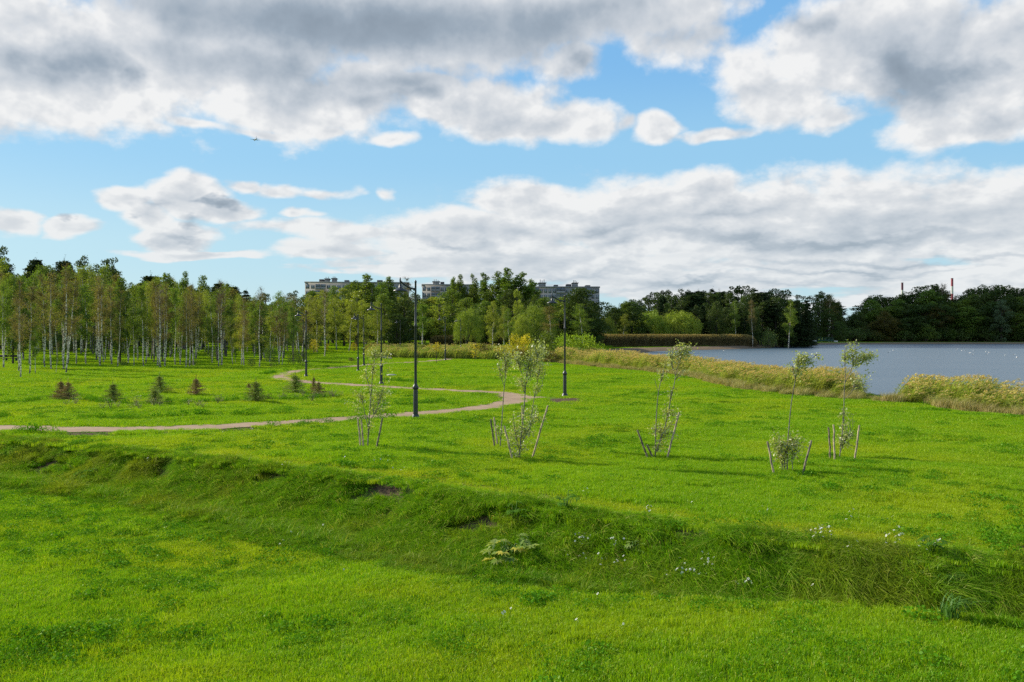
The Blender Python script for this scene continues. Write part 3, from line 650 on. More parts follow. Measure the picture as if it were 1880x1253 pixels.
def build_flowers():
    rng = np.random.RandomState(13); P = []
    for cx, cy, rx, ry, n in [(1060, 1016, 18, 10, 12), (1075, 1012, 8, 4, 5), (1125, 1020, 14, 12, 10), (1090, 1048, 45, 10, 9), (1150, 1050, 30, 12, 8), (1250, 1078, 22, 10, 14), (1300, 1070, 20, 12, 10), (1275, 1080, 12, 6, 6), (1190, 960, 12, 4, 8), (1410, 962, 18, 3, 5), (1510, 1003, 22, 9, 18), (1530, 1000, 30, 6, 6), (1560, 1042, 14, 8, 12), (1640, 1012, 22, 14, 14), (1705, 1028, 12, 9, 9), (1380, 1095, 30, 8, 9), (1360, 1097, 12, 5, 7), (1285, 1060, 60, 30, 10), (1080, 922, 6, 3, 4), (700, 860, 20, 5, 3), (600, 1010, 80, 40, 2), (270, 862, 12, 3, 5), (285, 863, 30, 3, 4), (750, 870, 300, 30, 4), (1100, 1130, 500, 60, 5), (1400, 900, 400, 100, 6), (420, 1100, 400, 100, 2), (450, 800, 40, 6, 8), (1620, 980, 60, 10, 5), (930, 1160, 30, 20, 3)]:
        for _ in range(n): P.append(hit(cx + rng.normal(0, rx * .55), cy + rng.normal(0, ry * .55)))
    P = np.array(P); tp = []
    for s in range(2):
        mb = MB(); r2 = np.random.RandomState(s)
        for q in range(1 + s):
            ox, oy, hh = r2.normal(0, .03), r2.normal(0, .03), .17 + .10 * r2.rand(); mb.tube([(0, 0, 0), (ox * .5, oy * .5, hh * .5), (ox, oy, hh)], .0025, 3, 1, cap=False)
            tilt = r2.normal(0, .35, 2)
            for a in range(9):
                t_ = a * 6.283 / 9; c, s_ = math.cos(t_), math.sin(t_); pr = lambda R, o: (ox + R * math.cos(t_ + o), oy + R * math.sin(t_ + o), hh + R * (tilt[0] * math.cos(t_ + o) + tilt[1] * math.sin(t_ + o)))
                mb.add([pr(.004, 0), pr(.014, -.25), pr(.020, 0), pr(.014, .25)], [(0, 1, 2, 3)], 0)
            mb.lathe([(.006, .003), (.004, .006), (.0005, .007)], 6, 2, (ox, oy, hh))
        tp.append((mb, [M['petal'], M['dock'], M['yellow']]))
    n = len(P); rot = np.zeros((n, 3)); rot[:, 2] = rng.random_sample(n) * 6.283; sc = np.stack([0.75 + .35 * rng.random_sample(n)] * 3, 1); P[:, 2] += .07
    tag(scatter('white_daisies', P, rng.randint(0, 2, n), rot, sc, np.zeros(n), tp))
build_flowers()

# ---- reeds
def reed_tpl(seed, n, R, h, plume=True, far=False):
    rng = np.random.RandomState(seed); mb = MB()
    for i in range(n):
        a, rr = rng.rand() * 6.283, R * math.sqrt(rng.rand()); x, y = rr * math.cos(a), rr * math.sin(a); H = h * (.72 + .4 * rng.rand())
        lx = .26 * H * (.5 + rng.rand()); ly = rng.normal(0, .05) * H
        pt = lambda t_: (x + lx * t_ * t_, y + ly * t_, H * t_)
        w = .014 if not far else .03
        P = [pt(t_) for t_ in (0, .35, .7, 1)]
        V = [];
        for p_ in P: V += [(p_[0] - w / 2, p_[1], p_[2]), (p_[0] + w / 2, p_[1], p_[2])]
        mb.add(V, [(0, 1, 3, 2), (2, 3, 5, 4), (4, 5, 7, 6)], 0)
        for k in range(6 if not far else 4):
            t_ = .22 + .7 * rng.rand(); b = np.array(pt(t_)); L = .42 * (.6 + .6 * rng.rand()) * (h / 1.8) ; an = rng.normal(0, .9); dx, dy = math.cos(an) * L, math.sin(an) * L * .8
            if rng.rand() < .3: dx = -dx * .5
            ww = (.030 if not far else .06); nx, ny = -dy / L * ww / 2, dx / L * ww / 2
            m_ = b + (dx * .5, dy * .5, L * .38); e = b + (dx, dy, L * .12)
            mb.add([b + (nx, ny, 0), b - (nx, ny, 0), m_ + (-nx, -ny, -.005), m_ + (nx, ny, .005), e], [(0, 1, 2, 3)], 0 if t_ > .3 else 2); mb.V[-1]; mb.add([m_ + (nx, ny, .005), m_ + (-nx, -ny, -.005), e], [(0, 1, 2)], 0)
        if plume and rng.rand() < .7:
            top = np.array(pt(1.0)); C = top + np.stack([rng.rand(11) * .16, rng.normal(0, .02, 11), -.02 + rng.rand(11) * .16 - .05], 1) * (h / 1.8)
            mb.leaves(C, .11 * (h / 1.8) * (1.0 if not far else 1.5), rng, 1, asp=.42, up=0, elong=(1, 0, .35))
    return mb
M['reed'] = leafmat('reed_leaf', (.44, .46, .075), (.19, .27, .035), .42, scale=.5, objvar=.4)
M['plume'] = leafmat('reed_plume', (.70, .52, .18), (.66, .56, .24), .35, scale=.8, objvar=.3)
M['reedlow'] = leafmat('reed_litter', (.46, .36, .15), (.34, .36, .08), .25, scale=.8, objvar=.3)
M['plumef'] = leafmat('far_reed_plume', (.40, .29, .09), (.33, .27, .10), .3, scale=.8, objvar=.3)
M['reedf'] = leafmat('far_reed_leaf', (.17, .13, .045), (.11, .09, .03), .18, scale=.5, objvar=.4)
def band(line, w0, w1, dens, rng):
    L = resample(line, .1); T = np.gradient(L, axis=0); T /= np.linalg.norm(T, axis=1)[:, None]; N = np.stack([T[:, 1], -T[:, 0]], 1)
    n = int(len(L) * .1 * (w1 - w0) * dens); i = rng.randint(0, len(L), n); o = w0 + (w1 - w0) * rng.random_sample(n)
    P = L[i] + N[i] * o[:, None]; return P[:, 0], P[:, 1], o, i / len(L)
def reeds():
    rng = np.random.RandomState(14)
    x, y, o, s = band(REEDW, 0, 8.0, 5.2, rng); px = CX + x / y * FPX
    gap = (np.abs(px - 1602 - (o - 3) * 4) < 36); thin = .12 + .88 * smooth(30, 60, np.abs(px - 1602 - (o - 3) * 3))
    hs = (.45 + 1.0 * fbm(x * .30, y * .30, 4)) * thin; hs = hs * (.55 + .45 * smooth(0, 1.5, o)) * np.where((px > 1500) & (px < 1570), 1.12, 1) * smooth(2150, 1700, px) ** .25
    hs = hs * np.where(px < 1240, 1.05 + .25 * smooth(1240, 1000, px), 1) * .66
    k = ~(gap & (rng.random_sample(len(x)) < .55)); x, y, o, hs, px = [a[k] for a in (x, y, o, hs, px)]
    n = len(x); rot = np.zeros((n, 3)); rot[:, 2] = rng.normal(0, .35, n); kk = .9 + .3 * rng.random_sample(n)
    kind = rng.randint(0, 3, n); kind[o < .45] = 3; kind[(o < 1.2) & (rng.random_sample(n) < .35)] = 3; z = height(x, y); z = np.maximum(z, WATZ - .3)
    tp = [(reed_tpl(50 + i, 9, .34, 1.8), [M['reed'], M['plume'], M['reedlow']]) for i in range(3)]
    dry = tpl_blades(55, 260, .4, .75, .012, .4, (.25, 0)); tp.append((dry, [M['reedlow'], M['reedlow'], M['reed']]))
    hs = np.where(kind == 3, .35 + .5 * rng.random_sample(n), hs)
    scatter('lakeside_reeds', np.stack([x, y, z], 1), kind, rot, np.stack([kk, kk, hs], 1), np.zeros(n), tp)
    # reeds round the creek in the middle distance (photo x 640..900)
    X, Y, Hs = [], [], []
    for _ in range(2300):
        px_ = rng.uniform(672, 1000); Yd = rng.uniform(131, 168) - (px_ - 672) * .035
        if px_ > 880 and rng.rand() < .5: continue
        X.append((px_ - CX) / FPX * Yd); Y.append(Yd); Hs.append(.72 * (.35 + .45 * rng.rand() + .75 * float(fbm(np.array([X[-1] * .25]), np.array([Yd * .25]), 3)[0]) - .1))
    X, Y, Hs = map(np.array, (X, Y, Hs)); n = len(X); rot = np.zeros((n, 3)); rot[:, 2] = rng.normal(0, .4, n)
    tp2 = [(reed_tpl(60 + i, 12, .6, 1.8, plume=(i == 0), far=True), [M['reed'], M['plume'], M['reedlow']]) for i in range(3)]
    scatter('creek_reeds', np.stack([X, Y, height(X, Y)], 1), rng.randint(0, 3, n), rot, np.stack([np.ones(n)] * 2 + [Hs], 1), np.zeros(n), tp2)
    # the long dark bed on the spit, and its piece beyond the creek
    X, Y, Hs = [], [], []
    for _ in range(5200):
        px_ = rng.uniform(1075, 1384); Yd = 229 + rng.rand() * 13 + (px_ - 1095) * .150
        X.append((px_ - CX) / FPX * Yd); Y.append(Yd); Hs.append(1.75 * (.86 + .16 * rng.rand()) * smooth(1388, 1368, px_) ** .5)
    for _ in range(900):
        px_ = rng.uniform(795, 915); Yd = 185 + rng.rand() * 7
        X.append((px_ - CX) / FPX * Yd); Y.append(Yd); Hs.append(1.25 * (.8 + .2 * rng.rand()))
    X, Y, Hs = map(np.array, (X, Y, Hs)); n = len(X); rot = np.zeros((n, 3)); rot[:, 2] = rng.normal(0, .5, n)
    tp3 = [(reed_tpl(70 + i, 16, .8, 1.8, far=True), [M['reedf'], M['plumef'], M['reedf']]) for i in range(3)]
    scatter('dark_reed_bed', np.stack([X, Y, height(X, Y)], 1), rng.randint(0, 3, n), rot, np.stack([np.ones(n)] * 2 + [Hs], 1), np.zeros(n), tp3)
reeds()

# ------------------------------------------------------------------ trees: a trunk mesh and a crown mesh per kind, shared by the copies
def g_birch(seed, H=12.0, dens=1.0, wid=1.0, fork=False, droop=.3, mats=('l_brown',), twigs=260, low=.32, size=.15):
    rng = np.random.RandomState(seed); tr, cr = MB(), MB()
    def stem(x0, z0, H1, r0, lean):
        n = 9; t = np.linspace(0, 1, n); wob = np.cumsum(rng.normal(0, .08, (n, 2)), 0) * (H / 12)
        return np.stack([x0 + lean * t * H1 + wob[:, 0] - wob[0, 0], wob[:, 1] - wob[0, 1], z0 + t * (H1 - z0)], 1), r0 * (1 - t) ** .8 + .012
    stems = [stem(0, -.2, H, .082 * H / 12, rng.normal(0, .03))]
    if fork: stems.append(stem(.12, -.2, H * .93, .08 * H / 12, rng.choice([-1, 1]) * .07))
    C = []
    for P, R in stems:
        tr.tube(P, R, 6, 0)
        for k in range(int(26 * (1 if not fork else .7))):
            t = low + (1 - low) * rng.rand() ** .85; b = np.array([np.interp(t, np.linspace(0, 1, len(P)), P[:, i]) for i in range(3)])
            L = (.30 + 1.60 * (1 - t) ** .7 * min(1, (t - low) * 6 + .35)) * wid * H / 12 * rng.uniform(.7, 1.2); a = rng.rand() * 6.283; el = rng.uniform(.6, 1.15)
            e = b + np.array([math.cos(a) * math.cos(el), math.sin(a) * math.cos(el), math.sin(el)]) * L; m = (b + e) / 2 + (math.cos(a) * L * .12, math.sin(a) * L * .12, -.05 * L)
            tip = e + (math.cos(a) * .25 * L, math.sin(a) * .25 * L, -.25 * droop * L)
            tr.tube([b, m, e, tip], [.028 * (1 - t) + .01, .016, .009, .004], 3, 1, cap=False)
            nl = int(135 * dens * (L / 1.3) * (.15 / size) ** 1.5); q = rng.rand(nl) ** .7; base = np.where(q[:, None] < .7, b + (e - b) * (q / .7)[:, None], e + (tip - e) * ((q - .7) / .3)[:, None])
            C.append(base + rng.normal(0, .20 * wid * H / 12, (nl, 3)) - [0, 0, .12] * rng.rand(nl, 1) * droop * 3)
            for _ in range(int(twigs / 26)):
                q = rng.uniform(.25, 1); s = b + (e - b) * q; d = rng.normal(0, .35, 3) + np.array([math.cos(a) * .3, math.sin(a) * .3, .45 - droop]); w = .016
                cr.add([s, s + (w, 0, 0), s + d * rng.uniform(.5, 1.1) * H / 12], [(0, 1, 2)], 1)
    top = np.concatenate([P[-3:][rng.randint(0, 3, 30)] for P, R in stems]) ; C.append(top + rng.normal(0, .2, top.shape))
    C = np.concatenate(C); cr.leaves(C, size * H / 12, rng, 0, .7, .2)
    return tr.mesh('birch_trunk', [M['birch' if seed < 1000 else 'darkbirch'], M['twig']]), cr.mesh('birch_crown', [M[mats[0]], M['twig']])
def clumps_crown(cr, rng, centers, radii, n_per, size, squash=.75, droop=0, up=.35, elong=None):
    for c, r in zip(centers, radii):
        n = max(6, int(n_per * r * r)); d = rng.normal(size=(n, 3)); d /= np.linalg.norm(d, axis=1)[:, None]; rad = r * (.45 + .62 * rng.rand(n) ** .6)
        # ragged: some directions pushed out, some thinned
        rad *= 1 + .28 * np.sin(d[:, 0] * 5 + c[0] * 3) * np.cos(d[:, 2] * 4 + c[2] * 2 + d[:, 1] * 4)
        P = c + d * rad[:, None] * [1, 1, squash]; P[:, 2] -= droop * r * rng.rand(n) * (1 - d[:, 2] * .5)
        k = (rng.rand(n) < .55 + .45 * (d[:, 2] > -.3)); cr.leaves(P[k], size, rng, 0, .75, up, elong)
def g_broad(seed, H=18.0, R=5.0, matn='l_mid', low=.2, ncl=34, size=.34, bark='bark', top=1.0, rc=(.26, .42), npr=55, shape='round'):
    rng = np.random.RandomState(seed); tr, cr = MB(), MB(); P = [(0, 0, -.3), (rng.normal(0, .1), 0, H * .2), (rng.normal(0, .25), rng.normal(0, .25), H * .5), (rng.normal(0, .3), 0, H * .88)]
    tr.tube(P, [H * .019, H * .015, H * .010, H * .003], 8, 0)
    cs, rs = [], []
    for i in range(ncl):
        t = low + (1 - low) * ((i + rng.rand()) / ncl); a = i * 2.4 + rng.normal(0, .4)
        if shape == 'round': env = math.sin(math.pi * min(1, (t - low) / (1 - low) * .86 + .10)) ** .65
        elif shape == 'column': env = .35 + .65 * math.sin(math.pi * min(1, (t - low) / (1 - low) * .9 + .05)) ** .5
        else: env = (1 - (t - low) / (1 - low)) ** .8 + .08
        rr = R * env; r = R * rng.uniform(*rc) * (.55 + .45 * env); q = rr - r * .6 if rr > r * .6 else 0; q *= rng.uniform(.45, 1.12)
        c = np.array([q * math.cos(a), q * math.sin(a), H * t - r * .55 + rng.normal(0, .02) * H]); c[2] = min(c[2], H - r * .75 * rng.uniform(.85, 1.1)); cs.append(c); rs.append(r)
        if i % 2 == 0:
            s = np.array([np.interp(max(.15, t - .22) * H, [-.3, H * .2, H * .5, H * .88], [p[j] for p in P]) for j in range(2)] + [max(.15, t - .22) * H]); tr.tube([s, (s + c) / 2 + (0, 0, -.1 * r), c], [H * .006, H * .004, H * .0015], 4, 0, cap=False)
    clumps_crown(cr, rng, cs, rs, npr * 2.1 / (size * 3) ** 1.0, size * 1.1)
    return tr.mesh('tree_trunk', [M[bark]]), cr.mesh('tree_crown', [M[matn]])
def g_poplar(seed, H=22.0, R=2.8, matn='l_mid'):
    rng = np.random.RandomState(seed); tr, cr = MB(), MB(); cs, rs = [], []
    for s in range(3 + seed % 2):
        a = s * 2.2 + rng.rand(); x, y = R * .45 * math.cos(a) * (s > 0), R * .45 * math.sin(a) * (s > 0); h = H * (1 if s == 0 else rng.uniform(.72, .93))
        tr.tube([(0, 0, -.3), (x * .4, y * .4, h * .25), (x, y, h * .6), (x, y, h * .95)], [H * .014, H * .011, H * .006, .03], 6)
        for k in range(15):
            t = .18 + .8 * (k + rng.rand() * .7) / 15; r = R * (.50 * (1 - t) ** .45 + .08) * rng.uniform(.7, 1.2); cs.append(np.array([x + rng.normal(0, R * .16), y + rng.normal(0, R * .16), h * t + .02 * h])); rs.append(r)
    for c, r in zip(cs, rs):
        n = int(270 * r); d = rng.normal(size=(n, 3)); d /= np.linalg.norm(d, axis=1)[:, None]; P = c + d * (r * (.4 + .7 * rng.rand(n)))[:, None] * [1, 1, 1.5]; cr.leaves(P, .30, rng, 0, .7, 0, (0, 0, .8))
    return tr.mesh('poplar_trunk', [M['palebark']]), cr.mesh('poplar_crown', [M[matn]])
def g_conifer(seed, H=20.0, R=3.0, matn='l_con', pine=False):
    rng = np.random.RandomState(seed); tr, cr = MB(), MB(); tr.tube([(0, 0, -.3), (0, 0, H * .5), (rng.normal(0, .1), 0, H * .98)], [H * .014, H * .009, .03], 7)
    n = 30; 
    for k in range(n):
        t = (.12 if not pine else .42) + (.87 if not pine else .55) * (k + rng.rand()) / n; L = R * ((1 - t) ** .75 + .06) * rng.uniform(.75, 1.15) if not pine else R * (.25 + .75 * math.sin(math.pi * min(1, (t - .42) / .58 * .85 + .12))) * rng.uniform(.6, 1.1)
        for j in range(7):
            a = j * .9 + k * 1.3 + rng.normal(0, .2); l = L * rng.uniform(.6, 1.1); b = np.array([0, 0, H * t]); e = b + (math.cos(a) * l, math.sin(a) * l, -.18 * l if not pine else .15 * l)
            q = rng.rand(int(18 + 26 * l)) ** .8; P = b + (e - b) * q[:, None] + rng.normal(0, .16 + .05 * l, (len(q), 3)) * [1, 1, .6]; cr.leaves(P, .38, rng, 0, .6, .3, (math.cos(a), math.sin(a), -.1))
            if j % 2 == 0: tr.tube([b, e], [.05, .015], 3, cap=False)
    cr.leaves(np.array([0, 0, H]) + rng.normal(0, .12, (25, 3)) * [1, 1, 4], .25, rng, 0, .4, 0, (0, 0, 1))
    return tr.mesh('conifer_trunk', [M['bark']]), cr.mesh('conifer_crown', [M[matn]])
def g_willow(seed, H=9.0, R=5.5, matn='l_will'):
    rng = np.random.RandomState(seed); tr, cr = MB(), MB(); cs, rs = [], []
    for s in range(5):
        a = s * 1.26 + rng.rand() * .4; tr.tube([(.15 * math.cos(a), .15 * math.sin(a), -.3), (.6 * math.cos(a), .6 * math.sin(a), H * .25), (R * .55 * math.cos(a), R * .55 * math.sin(a), H * .72)], [.2, .14, .04], 6, cap=False)
    for k in range(46):
        u = rng.rand(); a = k * 2.4; el = math.asin(min(1, .02 + .98 * (k + .5) / 46)); q = R * math.cos(el) * rng.uniform(.72, 1.02); z = H * .30 + (H * .62) * math.sin(el) * rng.uniform(.86, 1.06)
        cs.append(np.array([q * math.cos(a), q * math.sin(a), z])); rs.append(R * rng.uniform(.15, .27))
    for c, r in zip(cs, rs):
        n = int(330 * r); d = rng.normal(size=(n, 3)); d /= np.linalg.norm(d, axis=1)[:, None]; P = c + d * (r * (.35 + .7 * rng.rand(n)))[:, None]
        o = np.array([c[0], c[1], 0]) / (R + .01); P[:, 2] -= r * 1.1 * rng.rand(n) ** 1.5; cr.leaves(P, .27, rng, 0, .42, .2, (o[0] * .6, o[1] * .6, -.9))
    return tr.mesh('willow_trunk', [M['bark']]), cr.mesh('willow_crown', [M[matn]])
def g_bush(seed, H=3.0, R=2.2, matn='l_bush', size=.16, ncl=16, npr=60):
    rng = np.random.RandomState(seed); tr, cr = MB(), MB(); cs, rs = [], []
    for k in range(ncl):
        a = k * 2.4; t = (k + .5) / ncl; el = math.asin(t); q = R * math.cos(el) * rng.uniform(.4, .85); c = np.array([q * math.cos(a), q * math.sin(a), H * (.22 + .6 * t) * rng.uniform(.85, 1.1)]); cs.append(c); rs.append(R * rng.uniform(.22, .38))
        if k % 2 == 0: tr.tube([(0, 0, -.1), c * (.5, .5, .6), c], [.035, .025, .01], 4, cap=False)
    clumps_crown(cr, rng, cs, rs, npr / size * .6, size, .95)
    return tr.mesh('shrub_stems', [M['twig']]), cr.mesh('shrub_foliage', [M[matn]])

KIND = {
    'birch_brown': ([g_birch(100 + i, 12, .70, 1.0, i % 3 == 2, mats=('l_brown',), twigs=1000, size=.105) for i in range(5)], 12, 'birch', ('trunk', 'crown')),
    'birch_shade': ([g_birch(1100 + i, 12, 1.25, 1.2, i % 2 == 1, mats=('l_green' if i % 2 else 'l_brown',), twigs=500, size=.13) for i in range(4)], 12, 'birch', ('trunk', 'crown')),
    'birch_green': ([g_birch(110 + i, 12, 1.3, 1.15, i % 3 == 2, mats=('l_green',), twigs=120, size=.14) for i in range(4)], 12, 'birch', ('trunk', 'crown')),
    'birch_yel': ([g_birch(120 + i, 12, 1.3, 1.35, False, .8, mats=('l_yel',), twigs=200, low=.2, size=.13) for i in range(3)], 12, 'birch', ('trunk', 'crown')),
    'birch_bare': ([g_birch(130 + i, 12, .22, 1.0, i == 1, mats=('l_brown',), twigs=1500, size=.10) for i in range(2)], 12, 'birch', ('trunk', 'crown')),
    'broad_mid': ([g_broad(140 + i, 18, 4.6, 'l_mid', .16) for i in range(4)], 18, 'broadleaf_tree', ('trunk', 'crown')),
    'broad_dark': ([g_broad(150 + i, 18, 5.2, 'l_dark', .08) for i in range(4)], 18, 'broadleaf_tree', ('trunk', 'crown')),
    'broad_olive': ([g_broad(160 + i, 16, 5.6, 'l_olive', .05) for i in range(2)], 16, 'broadleaf_tree', ('trunk', 'crown')),
    'broad_silver': ([g_broad(165, 18, 4.2, 'l_silver', .05)], 18, 'broadleaf_tree', ('trunk', 'crown')),
    'forest': ([g_broad(170 + i, 20, 3.1, 'l_dark', .15, 30, .36, shape='column') for i in range(4)], 20, 'broadleaf_tree', ('trunk', 'crown')),
    'poplar': ([g_poplar(180 + i) for i in range(4)], 22, 'poplar', ('trunk', 'crown')),
    'conifer': ([g_conifer(190 + i, 20, 3.0) for i in range(3)] , 20, 'spruce', ('trunk', 'crown')),
    'pine': ([g_conifer(195 + i, 18, 2.8, 'l_con', True) for i in range(2)], 18, 'pine', ('trunk', 'crown')),
    'willow': ([g_willow(200 + i) for i in range(3)], 9, 'willow', ('trunk', 'crown')),
    'tree_yel': ([g_broad(210 + i, 18, 3.6, 'l_yel', .16) for i in range(2)], 18, 'broadleaf_tree', ('trunk', 'crown')),
    'bush': ([g_bush(220 + i) for i in range(3)], 3, 'shrub', ('stems', 'foliage')),
    'bush_bright': ([g_bush(225 + i, 4, 3.2, 'l_bright', .22) for i in range(2)], 4, 'shrub', ('stems', 'foliage')),
    'bush_mid': ([g_bush(228 + i, 4, 3.0, 'l_mid', .22) for i in range(2)], 4, 'shrub', ('stems', 'foliage')),
    'bush_gold': ([g_bush(230 + i, 3, 1.7, 'l_gold', .18) for i in range(2)], 3, 'shrub', ('stems', 'foliage')),
    'bush_olive': ([g_bush(234, 3, 2.4, 'l_olive', .2)], 3, 'shrub', ('stems', 'foliage')),
    'bush_silver': ([g_bush(236, 3, 2.2, 'l_silver', .3)], 3, 'shrub', ('stems', 'foliage')),
}
def _ext(me):
    a = np.zeros(len(me.vertices) * 3, np.float32); me.vertices.foreach_get('co', a); a = a.reshape(-1, 3); return np.percentile(np.hypot(a[:, 0], a[:, 1]), 90), a[:, 2].max()
KR = {k: np.mean([_ext(cr)[0] for _, cr in KIND[k][0]]) for k in KIND}
TOPZ = {k: [_ext(cr)[1] for _, cr in KIND[k][0]] for k in KIND}
RT = random.Random(5); CATS = {'birch': 'birch', 'broadleaf_tree': 'tree', 'poplar': 'poplar', 'spruce': 'spruce', 'pine': 'pine', 'willow': 'willow', 'shrub': 'shrub'}
def tree(kind, px, Y, ytop, hw, label, group=None, var=None, lean=0, name=None):
    """hw: half width of the crown in photo pixels (None = natural)"""
    vs, H0, nm, pn = KIND[kind]; X = (px - CX) / FPX * Y; z = h1(X, Y); Ht = CAMZ - (ytop - HOR) / FPX * Y - z
    vi = RT.randrange(len(vs)) if var is None else var % len(vs); sz = Ht / TOPZ[kind][vi]
    sx = sz if hw is None else (hw / FPX * Y) / KR[kind]
    if hw is not None: sx = min(max(sx, sz * .45), sz * 2.2)
    r = empty(name or nm, (X, Y, z), RT.uniform(0, 6.28), label, CATS[nm], group); r.scale = (sx, sx, sz)
    if kind.startswith('birch') or kind == 'poplar': r.rotation_euler = (RT.gauss(0, .022), RT.gauss(0, .022), r.rotation_euler[2])
    if lean: r.rotation_euler = (0, math.radians(lean), 0) if var is not None else (math.radians(lean) * 0, math.radians(lean), 0)
    part(pn[0], vs[vi][0], r); part(pn[1], vs[vi][1], r)
    return r

SKX = [-80, 0, 20, 60, 90, 120, 160, 200, 225, 240, 270, 310, 345, 375, 410, 440, 480, 520, 560, 600]
SKY = [440, 462, 490, 466, 478, 470, 474, 476, 505, 508, 492, 492, 502, 508, 507, 528, 530, 527, 532, 530]
sk = lambda px: float(np.interp(px, SKX, SKY))
# front edge of the birch grove, trunk by trunk: (photo x, foot y, extra drop of the top, kind)
FR = [(7, 676, 40, 'birch_green'), (34, 683, 24, 'birch_brown'), (38, 694, 60, 'birch_brown'), (54, 688, 45, 'birch_brown'), (65, 688, 130, 'birch_green'), (82, 676, 25, 'birch_brown'), (94, 679, 14, 'birch_brown'), (103, 686, 150, 'birch_bare'),
      (117, 679, 0, 'birch_bare'), (121, 687, 34, 'birch_brown'), (125, 669, 22, 'birch_brown'), (140, 669, 45, 'birch_green'), (176, 654, 20, 'birch_brown'), (184, 673, 20, 'birch_brown'), (191, 666, 40, 'birch_brown'), (205, 671, 34, 'birch_brown'),
      (216, 674, 30, 'birch_brown'), (218, 664, 44, 'birch_green'), (246, 673, 38, 'birch_green'), (253, 663, 20, 'birch_green'), (264, 674, 26, 'birch_green'), (282, 662, 12, 'birch_green'), (290, 673, 24, 'birch_brown'), (294, 676, 20, 'birch_bare'),
      (303, 674, 20, 'birch_brown'), (312, 659, 20, 'birch_green'), (322, 672, 30, 'birch_green'), (331, 671, 60, 'birch_brown'), (341, 675, 26, 'birch_brown'), (348, 674, 40, 'birch_brown'), (356, 673, 10, 'birch_brown'), (361, 657, 14, 'birch_brown'),
      (401, 674, 22, 'birch_bare'), (407, 672, 0, 'birch_bare'), (427, 671, 60, 'birch_green'), (432, 668, 110, 'birch_green'), (443, 671, 10, 'birch_brown'), (448, 672, 36, 'birch_brown'), (476, 675, -12, 'birch_bare'), (467, 660, 50, 'birch_green'),
      (512, 671, 32, 'birch_brown'), (518, 671, 40, 'birch_brown'), (570, 648, 8, 'birch_brown'), (596, 658, -5, 'birch_bare')]
for i, (px, yb, dy, kd) in enumerate(FR):
    Y = W(px, yb)[1]; look = {'birch_brown': 'slender white birch with thin brownish crown', 'birch_green': 'slim white birch with green leaves', 'birch_bare': 'white birch with nearly bare twiggy top'}[kd]
    if px > 560: lab = look + (', standing alone by the lawn right of the grove' if px > 580 else ', just behind the fourth nearest street lamp')
    else: lab = look + ', ' + ordw(i + 1) + ' trunk along the grove edge from the left'
    t_ = tree(kd, px, Y, sk(px) + dy, None, lab, 'birches along the front edge of the grove', lean=0)
    s = (yb - HOR) / 60.0; t_.scale = (t_.scale[2] * 1.05,) * 2 + (t_.scale[2],)
    if (px in (65, 54, 432)): t_.rotation_euler = (0, math.radians({65: 3.5, 54: -3, 432: 5}[px]), 0)
# inside the grove
for i in range(92):
    px = -50 + 610 * (i + RT.random()) / 92; Y = RT.uniform(104, 165) ; kd = RT.choice(['birch_brown', 'birch_shade', 'birch_shade', 'birch_green', 'birch_green', 'birch_yel', 'birch_yel', 'broad_mid'])
    tree(kd, px, Y, sk(px) + RT.uniform(6, 46), RT.uniform(14, 20) if kd != 'broad_mid' else 20, {'birch_shade': 'birch with shaded dark stem inside the left grove', 'birch_brown': 'thin brownish birch in the shade inside the left grove', 'birch_green': 'green leaved birch inside the left grove', 'birch_yel': 'yellowish drooping birch inside the left grove', 'broad_mid': 'rounder green tree among birches inside the left grove'}[kd], 'trees inside the left grove, ' + kd.replace('_', ' '))
for i in range(74):
    px = -70 + 660 * (i + RT.random()) / 74; Y = RT.uniform(172, 235); kd = RT.choice(['broad_dark', 'broad_mid', 'broad_mid', 'forest', 'tree_yel', 'pine', 'conifer'])
    dn = RT.uniform(0, 26) if kd in ('pine', 'conifer', 'forest') else RT.uniform(12, 34)
    tree(kd, px, Y, sk(px) + dn, RT.uniform(13, 20), {'tree_yel': 'yellow green tree at the back of the left grove', 'broad_dark': 'dark broadleaf tree at the back of the left grove', 'broad_mid': 'mid green tree at the back of the left grove', 'forest': 'tall narrow dark tree at the back of the left grove', 'pine': 'dark pine topping the back of the left grove', 'conifer': 'pointed dark spruce at the back of the left grove'}[kd], 'trees behind the left grove, ' + kd.replace('_', ' '))
for i in range(46):
    px = -60 + 640 * (i + RT.random()) / 46; tree('bush', px, RT.uniform(150, 215), RT.uniform(600, 613), RT.uniform(12, 20), 'dark undergrowth bush deep inside the left grove', 'undergrowth of the left grove')
# dark tall tops that stand out over the grove
for px, yt, kd, lab in [(66, 464, 'pine', 'tall dark tree with ragged top above the left end of the grove'), (118, 467, 'pine', 'dark ragged treetop left of the middle of the left grove'), (153, 468, 'forest', 'dark crown rising behind the fourteenth birch trunk'), (202, 472, 'forest', 'last tall dark crown before the skyline dips'), (0, 450, 'forest', 'tall dark tree cut by the left edge of the photo'),
                        (338, 497, 'poplar', 'leafy tree with spiky top right of the dip in the grove skyline'), (372, 505, 'broad_mid', 'rounded green crown at the right shoulder of the grove')]:
    tree(kd, px, 168, yt, 17, lab)
